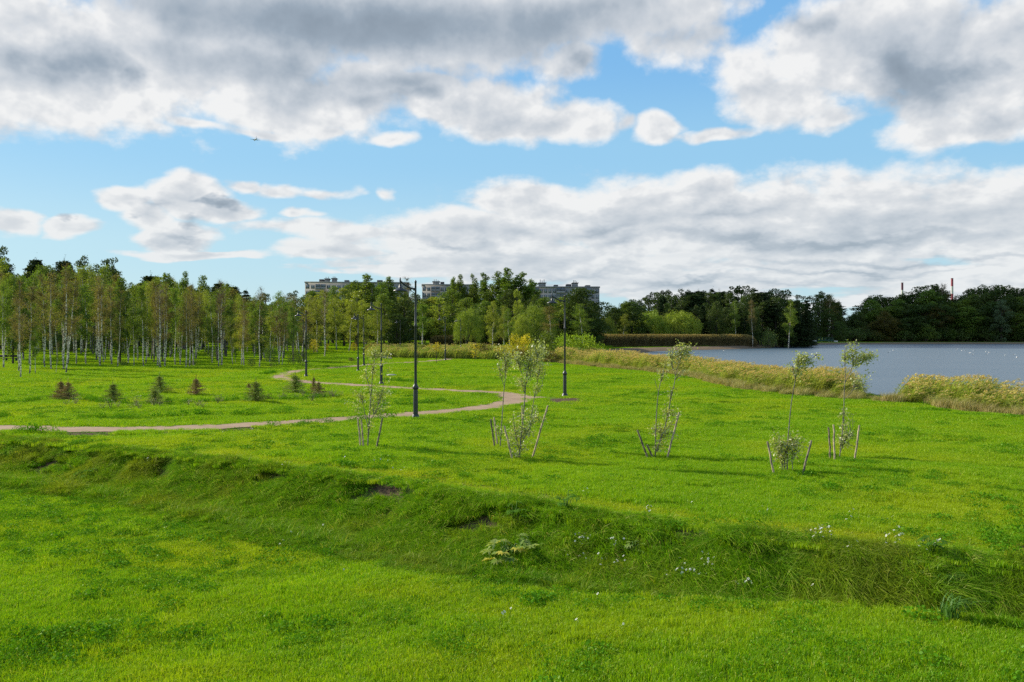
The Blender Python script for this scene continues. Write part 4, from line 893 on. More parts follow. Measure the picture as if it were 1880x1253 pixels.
# centre of the picture
CT = [('broad_mid', 575, 225, 532, 22), ('birch_yel', 583, 152, 548, 18), ('broad_mid', 610, 215, 540, 24), ('birch_yel', 618, 165, 540, 20), ('birch_yel', 640, 158, 552, 20), ('tree_yel', 632, 190, 528, 20), ('tree_yel', 655, 182, 532, 24), ('poplar', 675, 200, 501, 36), ('broad_mid', 660, 215, 520, 26),
      ('birch_yel', 668, 160, 548, 20), ('birch_yel', 692, 150, 552, 20), ('poplar', 715, 215, 507, 20), ('broad_mid', 705, 190, 538, 24), ('broad_dark', 742, 188, 545, 30), ('broad_dark', 728, 176, 575, 24), ('birch_bare', 746, 225, 503, 12), ('broad_mid', 780, 200, 548, 24), ('birch_green', 776, 165, 556, 20), ('broad_dark', 764, 240, 536, 18),
      ('tree_yel', 808, 188, 545, 22), ('broad_mid', 812, 210, 536, 24), ('poplar', 828, 240, 507, 14), ('poplar', 847, 238, 503, 15), ('poplar', 867, 240, 501, 15), ('poplar', 888, 235, 500, 22), ('poplar', 911, 230, 497, 25), ('poplar', 934, 225, 491, 31), ('poplar', 957, 225, 499, 28), ('poplar', 976, 232, 511, 21),
      ('broad_mid', 858, 190, 546, 28), ('willow', 858, 172, 560, 26), ('broad_mid', 893, 182, 552, 24), ('birch_yel', 903, 160, 556, 12), ('birch_yel', 926, 165, 560, 11), ('tree_yel', 905, 176, 552, 13), ('broad_dark', 940, 200, 530, 30), ('tree_yel', 951, 195, 530, 12), ('broad_dark', 985, 212, 545, 30), ('willow', 985, 178, 553, 36), ('willow', 958, 168, 572, 20), ('birch_green', 935, 162, 560, 12),
      ('birch_brown', 1016, 165, 558, 20), ('broad_dark', 1066, 208, 527, 42), ('broad_dark', 1040, 222, 548, 26), ('birch_green', 1069, 160, 550, 20), ('birch_green', 1062, 163, 562, 16), ('broad_dark', 1092, 215, 555, 22), ('willow', 1112, 256, 576, 20), ('birch_yel', 1143, 258, 574, 14), ('broad_dark', 1128, 268, 560, 30), ('broad_dark', 1160, 270, 553, 28), ('broad_mid', 1148, 272, 552, 16),
      ('willow', 1194, 274, 564, 33), ('willow', 1246, 272, 564, 42), ('willow', 1222, 280, 570, 26)]
CT += [('birch_yel', 566, 170, 540, 20), ('birch_yel', 598, 175, 534, 18), ('tree_yel', 588, 200, 532, 20), ('broad_mid', 652, 212, 514, 20), ('broad_mid', 700, 212, 517, 16), ('broad_mid', 612, 210, 524, 20), ('broad_mid', 640, 215, 522, 20), ('tree_yel', 790, 200, 545, 20), ('broad_mid', 1000, 200, 545, 24), ('tree_yel', 735, 205, 545, 16), ('broad_mid', 690, 205, 526, 26), ('broad_mid', 735, 215, 528, 20), ('broad_mid', 830, 215, 530, 24), ('broad_mid', 1030, 205, 545, 22)]
CT += [('broad_dark', 560 + 26 * k, 248 + 6 * (k % 3), 540 + (k * 7) % 12, 24) for k in range(21)]
CT += [('broad_dark' if k % 3 else 'broad_mid', 590 + 31 * k, 205 + 5 * (k % 4), 566 + (k * 11) % 14, 22) for k in range(9, 17)]
lk = {'broad_mid': 'mid green rounded tree', 'birch_yel': 'drooping yellow green birch', 'poplar': 'tall narrow poplar', 'broad_dark': 'dense dark green tree', 'birch_bare': 'sparse twiggy birch', 'birch_green': 'light green young birch', 'willow': 'dome shaped yellow green willow', 'birch_brown': 'slim birch with brownish leaves', 'tree_yel': 'yellow green broadleaf tree'}
refs = [(600, 'below the long block, left part'), (655, 'below the long apartment block'), (695, 'behind the third nearest street lamp'), (745, 'just left of the nearest street lamp'), (800, 'just right of the nearest street lamp'), (850, 'below the middle apartment block'), (905, 'left of the tall poplar clump'), (990, 'in the tall poplar clump'), (1050, 'behind the second nearest street lamp'), (1110, 'before the right hand apartment block'), (1170, 'just right of the apartment blocks'), (1300, 'behind the dark reed bed')]
cnt = {}
for kd, px, Y, yt, hw in CT:
    k = (kd, next(b for a, b in refs if px <= a)); cnt.setdefault(k, []).append((px, Y, yt, hw))
for (kd, where), L in cnt.items():
    L.sort()
    for i, (px, Y, yt, hw) in enumerate(L):
        nth = '' if len(L) == 1 else (ordw(i + 1) + ' of its kind, ')
        tree(kd, px, Y, yt, hw, lk[kd] + ', ' + nth + where, None if len(L) == 1 else lk[kd] + 's ' + where)
# the dark wood across the creek
DX = [1090, 1100, 1130, 1165, 1185, 1215, 1240, 1280, 1330, 1380, 1420, 1440, 1460, 1480, 1510, 1540, 1552]; DY = [575, 572, 562, 542, 540, 522, 531, 525, 525, 521, 521, 530, 539, 540, 533, 545, 575]
for i in range(96):
    px = 1120 + 425 * (i + RT.random()) / 96; row = i % 3; Y = (330, 300, 282)[row] + RT.uniform(-6, 6) + (132 if px > 1486 else 0); kd = RT.choice(['forest', 'forest', 'conifer', 'pine', 'broad_dark']); yt = float(np.interp(px, DX, DY)) + (RT.uniform(0, 9), RT.uniform(4, 20), RT.uniform(16, 44))[row]
    tree(kd, px, Y, yt, RT.uniform(12, 17) if px < 1535 else 9, {'forest': 'tall narrow dark tree in the wood beyond the creek', 'conifer': 'pointed dark spruce in the wood beyond the creek', 'pine': 'dark pine in the wood beyond the creek', 'broad_dark': 'dark leafy tree in the wood beyond the creek'}[kd], 'wood beyond the creek, ' + kd.replace('_', ' '))
for px, Y, yt, kd, hw, lab in [(1447, 272, 549, 'birch_green', 13, 'slim light green birch at the edge of the dark wood'), (1352, 272, 550, 'birch_green', 10, 'pale stemmed birch standing in front of the dark wood, left of the bush'), (1382, 270, 545, 'birch_brown', 9, 'brownish birch before the dark wood near the end of the reed bed'), (1522, 428, 536, 'birch_brown', 15, 'brown crowned birch at the right end of the dark wood'), (1412, 268, 599, 'bush', 15, 'round grey green bush alone before the dark wood'), (1340, 274, 600, 'bush_mid', 20, 'low green bush behind the end of the dark reeds')]:
    tree(kd, px, Y, yt, hw, lab)
# the far right shore
RX = [1540, 1550, 1562, 1580, 1600, 1640, 1665, 1690, 1705, 1730, 1745, 1760, 1790, 1820, 1840, 1880, 1940]; RY = [596, 590, 574, 562, 538, 541, 534, 532, 517, 521, 545, 541, 519, 518, 520, 526, 528]
for i in range(78):
    px = 1548 + 400 * (i + RT.random()) / 78; row = i % 3; Y = (478, 455, 438)[row] + RT.uniform(-5, 5); yt = float(np.interp(px, RX, RY)) + (RT.uniform(0, 6), RT.uniform(8, 28), RT.uniform(30, 62))[row]
    kd = 'broad_olive' if (row == 2 and px < 1640) or RT.random() < .15 else RT.choice(['broad_dark', 'broad_dark', 'forest'] if row == 0 else ['broad_dark', 'broad_dark', 'broad_mid'])
    tree(kd, px, Y, yt, RT.uniform(20, 30) if px > 1570 else 14, {'broad_dark': 'dark spreading tree on the far shore at right', 'broad_olive': 'brownish olive tree on the far shore at right', 'broad_mid': 'green tree low on the far shore at right', 'forest': 'dark upright tree on the far shore at right'}[kd], 'trees on the far right shore, ' + kd.replace('_', ' '))
for px, Y, yt, kd, hw, lab in [(1838, 430, 549, 'broad_silver', 18, 'silvery green tree low on the far shore near the right edge'), (1700, 432, 592, 'bush_mid', 18, 'green bush at the foot of the far shore trees'), (1727, 462, 515, 'birch_bare', 9, 'thin bare tree between the two chimneys')]:
    tree(kd, px, Y, yt, hw, lab)
for px, yt, hw in [(1538, 572, 12), (1548, 582, 11), (1558, 586, 11), (1568, 576, 12), (1578, 572, 13)]:
    tree('broad_dark', px, 446, yt, hw, 'low dark tree filling the dip between the two dark woods', 'low trees in the dip between the woods')
# undergrowth that closes the view under the crowns
for i in range(40):
    px = 1130 + 420 * (i + RT.random()) / 40; tree('bush', px, 305 + RT.uniform(-12, 12) + (125 if px > 1480 else 0), RT.uniform(588, 602), 18, 'dark undergrowth bush in the wood beyond the creek', 'undergrowth of the wood beyond the creek')
for i in range(34):
    px = 1560 + 390 * (i + RT.random()) / 34; tree('bush', px, 436 + RT.uniform(-4, 8), RT.uniform(596, 606), 22, 'dark bush hanging over the far right shore', 'bushes along the far right shore')
# shrubs and small trees of the middle distance
for px, Y, yt, hw, kd, lab in [
    (944, 121, 612, 17, 'bush_gold', 'golden yellow shrub left of the round green bush'), (963, 122, 612, 14, 'bush_gold', 'second golden shrub, touching the round green bush'), (925, 124, 634, 18, 'bush_gold', 'low golden shrub at the edge of the reeds'), (955, 118, 638, 20, 'bush_olive', 'low olive shrub under the golden ones'),
    (1004, 117, 602, 27, 'bush_mid', 'tall round green bush left of the second nearest street lamp'), (1050, 119, 606, 30, 'bush_bright', 'bright green bush right behind the second nearest street lamp'), (1078, 118, 607, 27, 'bush_bright', 'bright green bush at the left end of the dark reeds'), (1028, 120, 612, 22, 'bush_bright', 'bright low bush between two taller ones'), (1062, 112, 636, 24, 'bush_mid', 'low wide green bush in front of the bright ones'), (985, 112, 640, 18, 'bush_mid', 'low green bush at the foot of the round one'), (1015, 111, 645, 18, 'bush_olive', 'olive bush behind the reed tips'),
    (497, 96, 630, 9, 'bush', 'dark narrow bush at the right edge of the grove'), (540, 104, 640, 11, 'bush', 'loose dark bush left of the fourth nearest street lamp'), (557, 98, 638, 8, 'bush', 'dark bush at the foot of the fourth nearest street lamp'), (228, 100, 661, 8, 'bush', 'low bush of thin stems between grove trunks'), (387, 128, 636, 14, 'bush', 'greyish bush in the grass inside the grove'), (350, 100, 658, 12, 'bush', 'low dark bush among birch feet'), (462, 97, 655, 8, 'bush', 'thin bush at the foot of a birch'),
    (576, 150, 622, 9, 'bush_gold', 'yellowish young tree crown between the tall lamps'), (650, 158, 628, 7, 'bush_gold', 'small yellowish bush behind the twin lamps'), (645, 114, 655, 6, 'bush_olive', 'tiny brown bush on the lawn left of the twin lamps'),
    (715, 130, 645, 9, 'bush', 'low bush at the end of the fallen log'), (880, 130, 628, 20, 'bush_olive', 'dark olive bush before the creek'), (895, 126, 636, 18, 'bush_olive', 'second olive bush before the creek'),
    (806, 131, 634, 12, 'bush_olive', 'olive bush in the creek reeds, right of the nearest lamp'), (838, 129, 637, 13, 'bush', 'dark bush in the creek reeds near the farthest lamp'), (858, 128, 639, 12, 'bush_olive', 'olive bush in the creek reeds right of the farthest lamp'), (790, 140, 633, 9, 'bush_gold', 'yellowish bush in the creek reeds'), (915, 124, 642, 16, 'bush', 'dark low bush where creek reeds meet the lake reeds'), (742, 140, 639, 9, 'bush', 'low dark bush in the creek reeds left of the nearest lamp'),
    (1870, 0, 0, 0, None, '')]:
    if kd: tree(kd, px, Y, yt, hw, lab)
# slim young trees on the lawn (lollipop crowns)
def young(px, yb, yt, r, matn, lab, trunkw=.03):
    X, Y = W(px, yb); z = h1(X, Y); H = CAMZ - (yt - HOR) / FPX * Y - z; R = r / FPX * Y; rng = np.random.RandomState(int(px))
    o = empty('young_tree', (X, Y, z), 0, lab, 'tree', 'young trees on the lawn'); tr = MB().tube([(0, 0, -.1), (.02, 0, H * .5), (0, 0, H * .9)], [trunkw * 1.3, trunkw, .01], 6)
    cr = MB(); cs = [np.array([rng.normal(0, R * .4), rng.normal(0, R * .4), H - R * rng.uniform(.6, 2.2)]) for _ in range(9)]; clumps_crown(cr, rng, cs, [R * .6] * 9, 90 / max(R, .4) ** 2, .13, .9)
    tr.build('trunk', M['bark'], o); cr.build('crown', M[matn], o)
young(767, 670, 630, 8, 'l_will', 'thin young tree just right of the nearest lamp post, green leaves'); young(801, 668, 626, 8, 'l_gold', 'small lollipop tree with yellowish crown left of two distant lamps')
young(873, 662, 624, 13, 'l_gold', 'young tree with round yellow green crown before the creek'); young(777, 655, 632, 6, 'l_brown', 'pale stemmed young tree at the creek reeds'); young(782, 653, 625, 5, 'l_green', 'very thin young tree at the creek reeds'); young(600, 652, 628, 6, 'l_gold', 'small young tree behind the solitary birch')

# ------------------------------------------------------------------ small spruces
def g_seedling(seed, matn):
    rng = np.random.RandomState(seed); tr, cr = MB(), MB(); H = 1.1; tr.tube([(0, 0, -.05), (.01, 0, .6), (0, 0, H)], [.022, .014, .005], 5)
    for k in range(13):
        t = .06 + .80 * (k / 13); L = .56 * (1 - t / .9) ** 1.05 + .05
        for j in range(7):
            if rng.rand() < .15: continue
            a = j * .9 + k * 1.7 + rng.normal(0, .25); l = L * rng.uniform(.6, 1.15); b = np.array([0, 0, H * t]); e = b + (math.cos(a) * l, math.sin(a) * l, .16 * l + rng.normal(0, .03))
            tr.tube([b, e], [.007, .003], 3, cap=False); q = rng.rand(int(20 + 80 * l)); P = b + (e - b) * q[:, None] + rng.normal(0, .028, (len(q), 3)); cr.leaves(P, .06, rng, 0, .28, .2, (math.cos(a), math.sin(a), .3))
    cr.leaves(np.array([0, 0, H * .97]) + rng.normal(0, .010, (30, 3)) * [1, 1, 7], .05, rng, 0, .3, 0, (0, 0, 1))
    return tr.mesh('seedling_trunk', [M['bark']]), cr.mesh('seedling_needles', [M[matn]])
SG = [g_seedling(300, 'needle'), g_seedling(301, 'needle'), g_seedling(302, 'needle_b'), g_seedling(303, 'needle_b')]
for px, yb, yt, v, w, lab in [(112, 733, 697, 2, .95, 'reddish brown little spruce, left one of the leftmost pair'), (125, 734, 698, 3, .9, 'browned little spruce with bare tip, right one of the leftmost pair'), (207, 739, 701, 0, 1.0, 'little dark spruce with long thin tip, next after the brown pair'), (293, 722, 687, 1, 1.1, 'little green spruce behind another one, left of the path bend'), (284, 743, 712, 0, 1.25, 'low green spruce in front of another, among pale weeds'),
                             (360, 727, 692, 3, 1.0, 'little spruce tinged with rust, standing alone on clean lawn'), (470, 740, 697, 1, 1.15, 'fullest little dark spruce, nearest to the path bend'), (457, 716, 703, 2, 1.1, 'tiny brown spruce just behind the fullest one'), (542, 723, 685, 0, 1.15, 'bushy little spruce beside the path bend'), (585, 728, 699, 3, .95, 'small rusty spruce rightmost of the row'), (576, 720, 690, 2, .5, 'thin brown spruce tip at the end of the row')]:
    X, Y = W(px, yb); z = h1(X, Y); s = (CAMZ - (yt - HOR) / FPX * Y - z) / 1.13; o = empty('young_spruce', (X, Y, z), px * 1.7, lab, 'young spruce', 'little spruces on the lawn'); o.scale = (s * w * 1.35, s * w * 1.35, s * 1.06); part('trunk', SG[v][0], o); part('needles', SG[v][1], o)
def g_weed(seed, n=70, H=.5):
    rng = np.random.RandomState(seed); tr, cr = MB(), MB()
    for k in range(9):
        a = rng.rand() * 6.283; e = np.array([math.cos(a) * .22, math.sin(a) * .22, H * rng.uniform(.6, 1)]); tr.tube([(0, 0, 0), e * (.4, .4, .6), e], [.006, .005, .002], 3, cap=False); q = rng.rand(n // 9, 1) * .75 + .25; cr.leaves(e * (1, 1, 1) * q + rng.normal(0, .05, (n // 9, 3)), .065, rng, 0, .6, .3)
    return tr.mesh('weed_stems', [M['twig']]), cr.mesh('weed_leaves', [M['l_pale']])
WD = [g_weed(310 + i) for i in range(3)]; RW = random.Random(8)
for i, (px, yb) in enumerate([(120, 744), (139, 742), (188, 752), (203, 751), (216, 750), (240, 752), (250, 749), (256, 753), (283, 747), (292, 748), (345, 748), (362, 750), (373, 751), (400, 744), (406, 741), (515, 735), (524, 733), (545, 733), (556, 731), (572, 738), (581, 731), (594, 732), (606, 730), (612, 731), (625, 728)]):
    X, Y = W(px, yb); o = empty('pale_weed', (X, Y, h1(X, Y)), i * 1.3, 'low whitish leafy weed between the little spruces', 'weed', 'pale weeds among the little spruces'); s = RW.uniform(.7, 1.25); o.scale = (s, s, s); v = WD[i % 3]; part('stems', v[0], o); part('leaves', v[1], o)

# ------------------------------------------------------------------ staked saplings
def P3(px, py, Y, dy=0):
    return np.array([(px - CX) / FPX * (Y + dy), Y + dy, CAMZ - (py - HOR) / FPX * (Y + dy)])
def sapling(label, foot, stems, crowns, seed):
    rng = np.random.RandomState(seed); X, Y, Z = hit(*foot); o = empty('willow_sapling', (X, Y, Z), 0, label, 'sapling', 'staked saplings on the lawn'); org = np.array([X, Y, Z]); tr, cr = MB(), MB()
    for pts, r0 in stems:
        L = [P3(a, b, Y, dy) - org for a, b, dy in pts]; L = spline(L, 4); tr.tube(L, np.linspace(r0, .006, len(L)), 6)
    allp = np.concatenate([spline([P3(a, b, Y, dy) - org for a, b, dy in pts], 4) for pts, r in stems])
    for cx, cy, rx, ry, n, wind in crowns:
        if cy > 735: rx, ry, n = rx * 1.12, ry * 1.1, int(n * .85)
        elif seed > 1: n = int(n * 1.3)
        c = P3(cx, cy, Y) - org; sx, sz = rx / FPX * Y, ry / FPX * Y; nt = max(5, n // 16)
        for k in range(nt):
            d = rng.normal(0, .42, 3); d[0] += wind * .1; e = c + d * (sx, sx * .8, sz); s = allp[np.argmin(np.linalg.norm((allp - e) * (1, 1, .7) + (0, 0, .25), axis=1))]; mth = (s + e) / 2 + (wind * -.03, 0, .06)
            tr.tube([s, mth, e], [.008, .005, .002], 3, cap=False); q = rng.rand(int(n * 1.9) // nt, 1) * .8 + .25; cr.leaves(s + (e - s) * q + rng.normal(0, .06, (int(n * 1.9) // nt, 3)) * (1.3, 1, 1), .066, rng, 0, .55, .1, (.8 * wind + .2, 0, .15))
    tr.build('stems', M['palebark'], o, sm=True); cr.build('leaves', M['l_sap'], o)
sapling('bushy sapling with dark leaf tuft, left of the nearest lamp post', (676, 823), [([(675, 823, 0), (677, 780, 0), (681, 730, .1), (684, 690, .1), (690, 650, 0)], .022), ([(677, 790, 0), (668, 750, .1), (662, 712, .1)], .012), ([(677, 780, 0), (694, 745, -.1), (702, 716, 0)], .012), ([(682, 720, 0), (672, 690, .1), (676, 665, .1)], .01)],
        [(680, 740, 34, 34, 330, .2), (662, 715, 20, 18, 120, 0), (700, 722, 18, 22, 120, .3), (682, 672, 22, 22, 150, .3), (707, 662, 14, 12, 90, 1), (680, 780, 16, 14, 50, 0), (686, 645, 12, 10, 50, .5)], 1)
sapling('thin sapling with white leafy top, leftmost of the clump of three', (919, 822), [([(918, 822, 0), (921, 780, 0), (925, 720, 0), (928, 690, 0), (926, 660, 0)], .018), ([(926, 710, 0), (919, 690, 0), (917, 670, 0)], .008), ([(919, 810, 0), (912, 780, 0)], .008)],
        [(926, 665, 14, 16, 120, .3), (936, 652, 14, 12, 80, .7), (917, 672, 6, 8, 30, 0), (916, 780, 12, 16, 70, 0), (922, 640, 8, 8, 30, .4)], 2)
sapling('tallest bushy sapling with whitish windblown crown, middle of the clump of three', (953, 844), [([(953, 844, 0), (957, 800, 0), (962, 750, 0), (966, 700, 0), (972, 665, 0), (975, 640, 0)], .024), ([(954, 830, 0), (945, 790, .1), (942, 760, .1)], .012), ([(955, 820, 0), (975, 780, -.1), (985, 750, 0)], .012), ([(966, 700, 0), (955, 680, .1), (948, 655, .1)], .01), ([(966, 705, 0), (980, 680, .1), (990, 650, 0)], .01)],
        [(955, 790, 30, 34, 420, .1), (975, 762, 26, 20, 180, .3), (968, 660, 26, 26, 330, .6), (985, 640, 20, 16, 130, 1), (948, 650, 16, 14, 100, .2), (958, 690, 14, 16, 80, .2), (945, 815, 14, 14, 70, 0)], 3)
sapling('sapling with upright greenish crown, rightmost of the clump of three', (972, 806), [([(971, 806, 0), (975, 770, 0), (981, 730, 0), (989, 690, 0), (994, 660, 0)], .018), ([(981, 730, 0), (993, 712, 0), (998, 695, 0)], .008)],
        [(990, 672, 14, 26, 180, .5), (986, 712, 12, 12, 60, .3), (978, 760, 20, 18, 120, .2), (998, 648, 12, 12, 70, .8)], 4)
sapling('lone sapling with silver windblown top and leafy base, middle of the lawn', (1203, 843), [([(1203, 843, 0), (1204, 790, 0), (1206, 752, 0), (1209, 720, 0), (1216, 690, 0), (1222, 668, 0)], .018), ([(1205, 830, 0), (1222, 780, 0), (1231, 735, 0), (1238, 705, 0), (1242, 680, 0), (1252, 655, 0)], .018), ([(1209, 722, 0), (1204, 705, 0), (1202, 696, 0)], .006), ([(1240, 690, 0), (1232, 665, 0), (1230, 645, 0)], .007), ([(1203, 830, 0), (1215, 800, .1), (1222, 790, .1)], .01)],
        [(1250, 645, 26, 14, 190, 1), (1232, 640, 12, 10, 50, .6), (1217, 681, 9, 9, 36, .3), (1229, 665, 8, 8, 30, .4), (1262, 636, 14, 9, 60, 1), (1257, 680, 9, 8, 26, .8), (1233, 714, 8, 9, 30, .3), (1215, 790, 22, 36, 420, .1), (1232, 752, 12, 14, 90, .2), (1240, 775, 8, 14, 40, .2)], 5)
sapling('sapling with dense round base and bare stem, between two leaning stakes', (1440, 868), [([(1445, 868, 0), (1446, 820, 0), (1449, 780, 0), (1453, 740, 0), (1459, 705, 0), (1465, 675, 0), (1468, 655, 0)], .018), ([(1437, 868, 0), (1434, 830, 0), (1428, 800, 0)], .014), ([(1440, 868, 0), (1442, 835, 0), (1455, 805, 0)], .014), ([(1456, 868, 0), (1454, 838, 0), (1462, 812, 0)], .01), ([(1466, 670, 0), (1478, 665, 0), (1496, 655, 0)], .007)],
        [(1474, 655, 20, 13, 150, .9), (1466, 668, 14, 10, 60, .4), (1502, 655, 9, 6, 22, 1), (1484, 670, 12, 8, 40, .9), (1452, 668, 8, 6, 14, 0), (1443, 815, 28, 26, 520, 0), (1430, 805, 16, 16, 110, 0), (1462, 812, 14, 16, 110, .2), (1436, 838, 16, 12, 90, 0)], 6)
sapling('rightmost sapling with pale forked top spreading to the right', (1541, 843), [([(1541, 843, 0), (1546, 800, 0), (1549, 760, 0), (1550, 720, 0), (1552, 690, 0), (1550, 660, 0), (1551, 640, 0)], .018), ([(1551, 705, 0), (1560, 685, 0), (1570, 668, 0), (1590, 660, 0)], .01), ([(1549, 735, 0), (1562, 722, 0), (1566, 712, 0)], .007), ([(1543, 830, 0), (1556, 800, 0), (1566, 785, 0)], .01)],
        [(1553, 642, 14, 16, 120, .5), (1566, 632, 12, 7, 50, 1), (1586, 655, 20, 16, 170, 1), (1574, 664, 14, 10, 60, .6), (1588, 690, 10, 12, 60, .8), (1597, 708, 7, 7, 18, .8), (1551, 752, 8, 16, 50, .2), (1556, 768, 10, 8, 24, .3), (1548, 800, 16, 22, 230, .1), (1562, 800, 14, 20, 90, .3), (1600, 650, 8, 8, 24, 1)], 7)
for (tx, ty), (bx, by), dark, lab in [((657, 767), (662, 824), 0, 'pale stake, left of the close pair by the leftmost sapling'), ((663, 771), (668, 824), 0, 'pale stake, right of the close pair by the leftmost sapling'), ((702, 768), (691, 825), 1, 'dark stake leaning right beside the leftmost sapling'),
        ((901, 770), (908, 822), 1, 'dark slim stake, first on the left of the clump of saplings'), ((907, 766), (913, 819), 0, 'light slim stake, second on the left of the clump of saplings'), ((926, 782), (941, 845), 0, 'thick weathered stake leaning left before the clump of saplings'), ((958, 745), (960, 800), 0, 'pale stake half hidden in the middle of the clump'), ((1006, 745), (977, 843), 0, 'long stake leaning far right at the clump of saplings'),
        ((1170, 790), (1190, 844), 1, 'dark stake leaning left beside the lone sapling'), ((1188, 817), (1200, 844), 1, 'short dark stake at the foot of the lone sapling'), ((1247, 757), (1224, 846), 0, 'long knotty stake leaning right against the lone sapling'),
        ((1409, 811), (1421, 872), 0, 'stake leaning left of the sapling with the round base'), ((1490, 809), (1472, 878), 1, 'dark mottled stake leaning right of the sapling with the round base'),
        ((1521, 785), (1525, 846), 1, 'darker upright stake left of the rightmost sapling'), ((1530, 780), (1532, 848), 0, 'pale mottled upright stake left of the rightmost sapling'), ((1578, 781), (1569, 848), 0, 'pale mottled stake right of the rightmost sapling')]:
    X, Y, Z = hit(bx, by); rng = np.random.RandomState(int(bx)); t_ = P3(tx, ty, Y, rng.uniform(-.12, .12)) - (X, Y, Z); n = 6; L = np.array([t_ * k / (n - 1) for k in range(n)]) + np.vstack([[0, 0, 0], rng.normal(0, .006, (n - 2, 3)), [0, 0, 0]]); L[0] = -t_ * .08
    mb = MB().tube(L, [.029, .028, .027, .028, .026, .025], 6); o = mb.build('wooden_stake', M['stakedark' if dark else 'stake']); o.location = (X, Y, Z); tag(o, lab, 'stake', 'wooden stakes round the saplings')

# ------------------------------------------------------------------ street lamps
def lamp_meshes():
    D = {}
    D['base_plate'] = MB().lathe([(0, -.06), (.20, -.06), (.20, .05), (.17, .09), (.155, .16), (.13, .20)], 8)
    D['lower_column'] = MB().lathe([(.108, .20), (.100, 1.22), (.088, 1.30)], 8)
    D['collar'] = MB().lathe([(.088, 1.26), (.125, 1.30), (.135, 1.36), (.115, 1.42), (.085, 1.46), (.065, 1.52)], 14)
    D['pole'] = MB().lathe([(.060, 1.5), (.055, 3.95), (.070, 3.98), (.070, 4.04), (.045, 4.08), (.040, 5.86), (.050, 5.88), (.050, 5.93), (.02, 5.96), (0, 5.99)], 12)
    a = MB(); P = spline([(-.03, 0, 5.58), (-.30, 0, 5.64), (-.55, 0, 5.76), (-.76, 0, 5.90)], 5); a.tube(P, .040, 6); a.tube([(-.03, 0, 5.40), (-.22, 0, 5.50), (-.34, 0, 5.66)], .014, 5); a.tube([(-.76, 0, 5.99), (-.76, 0, 5.62)], .034, 8); a.lathe([(0, .10), (.03, .07), (.02, .03), (.035, 0)], 8, at=(-.76, 0, 5.97))
    a.box(-.09, -.02, -.05, .05, 5.52, 5.64); D['arm'] = a
    D['lamp_shade'] = MB().lathe([(.03, .20), (.055, .17), (.06, .08), (.12, .04), (.24, -.02), (.30, -.06), (.30, -.10), (.26, -.09), (.12, -.03), (0, -.02)], 18, at=(-.76, 0, 5.56))
    D['lens'] = MB().lathe([(0, -.09), (.08, -.085), (.13, -.06), (.14, -.035)], 12, at=(-.76, 0, 5.56))
    return {k: v.mesh('lamp_' + k, [M['lampglass'] if k == 'lens' else M['metal']], sm=k in ('pole', 'arm', 'lamp_shade', 'collar')) for k, v in D.items()}
LM = lamp_meshes(); first = None
for px, yb, yt, rz, lab in [(763, 769, 514, 38, 'nearest and largest black street lamp, arm to the left'), (1037, 729, 541, 8, 'black street lamp by the tip of the path bend with bare soil at its foot'), (700, 706, 557, -4, 'third nearest black street lamp behind the leftmost staked sapling'), (562, 692, 570, -10, 'black street lamp beside the path left of the others, birches behind'),
                            (657.5, 682, 577, 70, 'left one of the close twin street lamps, shade almost over its post'), (668, 672, 579, 10, 'right one of the close twin street lamps'), (735, 651, 588, 0, 'thin distant street lamp left of the nearest lamp post'), (817.5, 663, 581, -5, 'distant street lamp at the end of the pale strip, right of the nearest one'), (846, 655, 585, -5, 'farthest slim street lamp before the creek reeds'), (557, 664, 583, 20, 'distant street lamp just behind and left of another, foot in a bush')]:
    X, Y = W(px, yb); z = h1(X, Y)
    if first is None:
        first = o = empty('street_lamp', (X, Y, z), 0, lab, 'street lamp', 'black street lamps along the path')
        ch = {k: part(k, m, o) for k, m in LM.items() if k != 'lens'}; part('lens', LM['lens'], ch['lamp_shade'])
    else: o = copy_tree(first); o.location = (X, Y, z); o['label'] = lab
    o.rotation_euler = (0, 0, math.radians(rz)); H = CAMZ - (yt - HOR) / FPX * Y - z; s = H / 5.99; o.scale = (s, s, s)
# pale park masts far off
for px, Y, yt, yb, lab in [(814.5, 200, 568, 620, 'tall pale mast far behind the distant lamps'), (715, 190, 603, 628, 'small globe lamp left of the nearest lamp post'), (752, 195, 606, 630, 'small globe lamp just left of the nearest lamp post'), (771, 190, 604, 632, 'small globe lamp right of the nearest lamp post')]:
    X = (px - CX) / FPX * Y; z = h1(X, Y); H = CAMZ - (yt - HOR) / FPX * Y - z; o = empty('park_lamp', (X, Y, z), 0, lab, 'lamp'); MB().tube([(0, 0, -.2), (0, 0, H)], .09 if H > 6 else .05, 6).build('post', M['panel'], o)
    MB().lathe([(0, -.28), (.2, -.2), (.28, 0), (.2, .2), (0, .28)], 10, at=(0, 0, H)).build('globe', M['white'], o, sm=True)

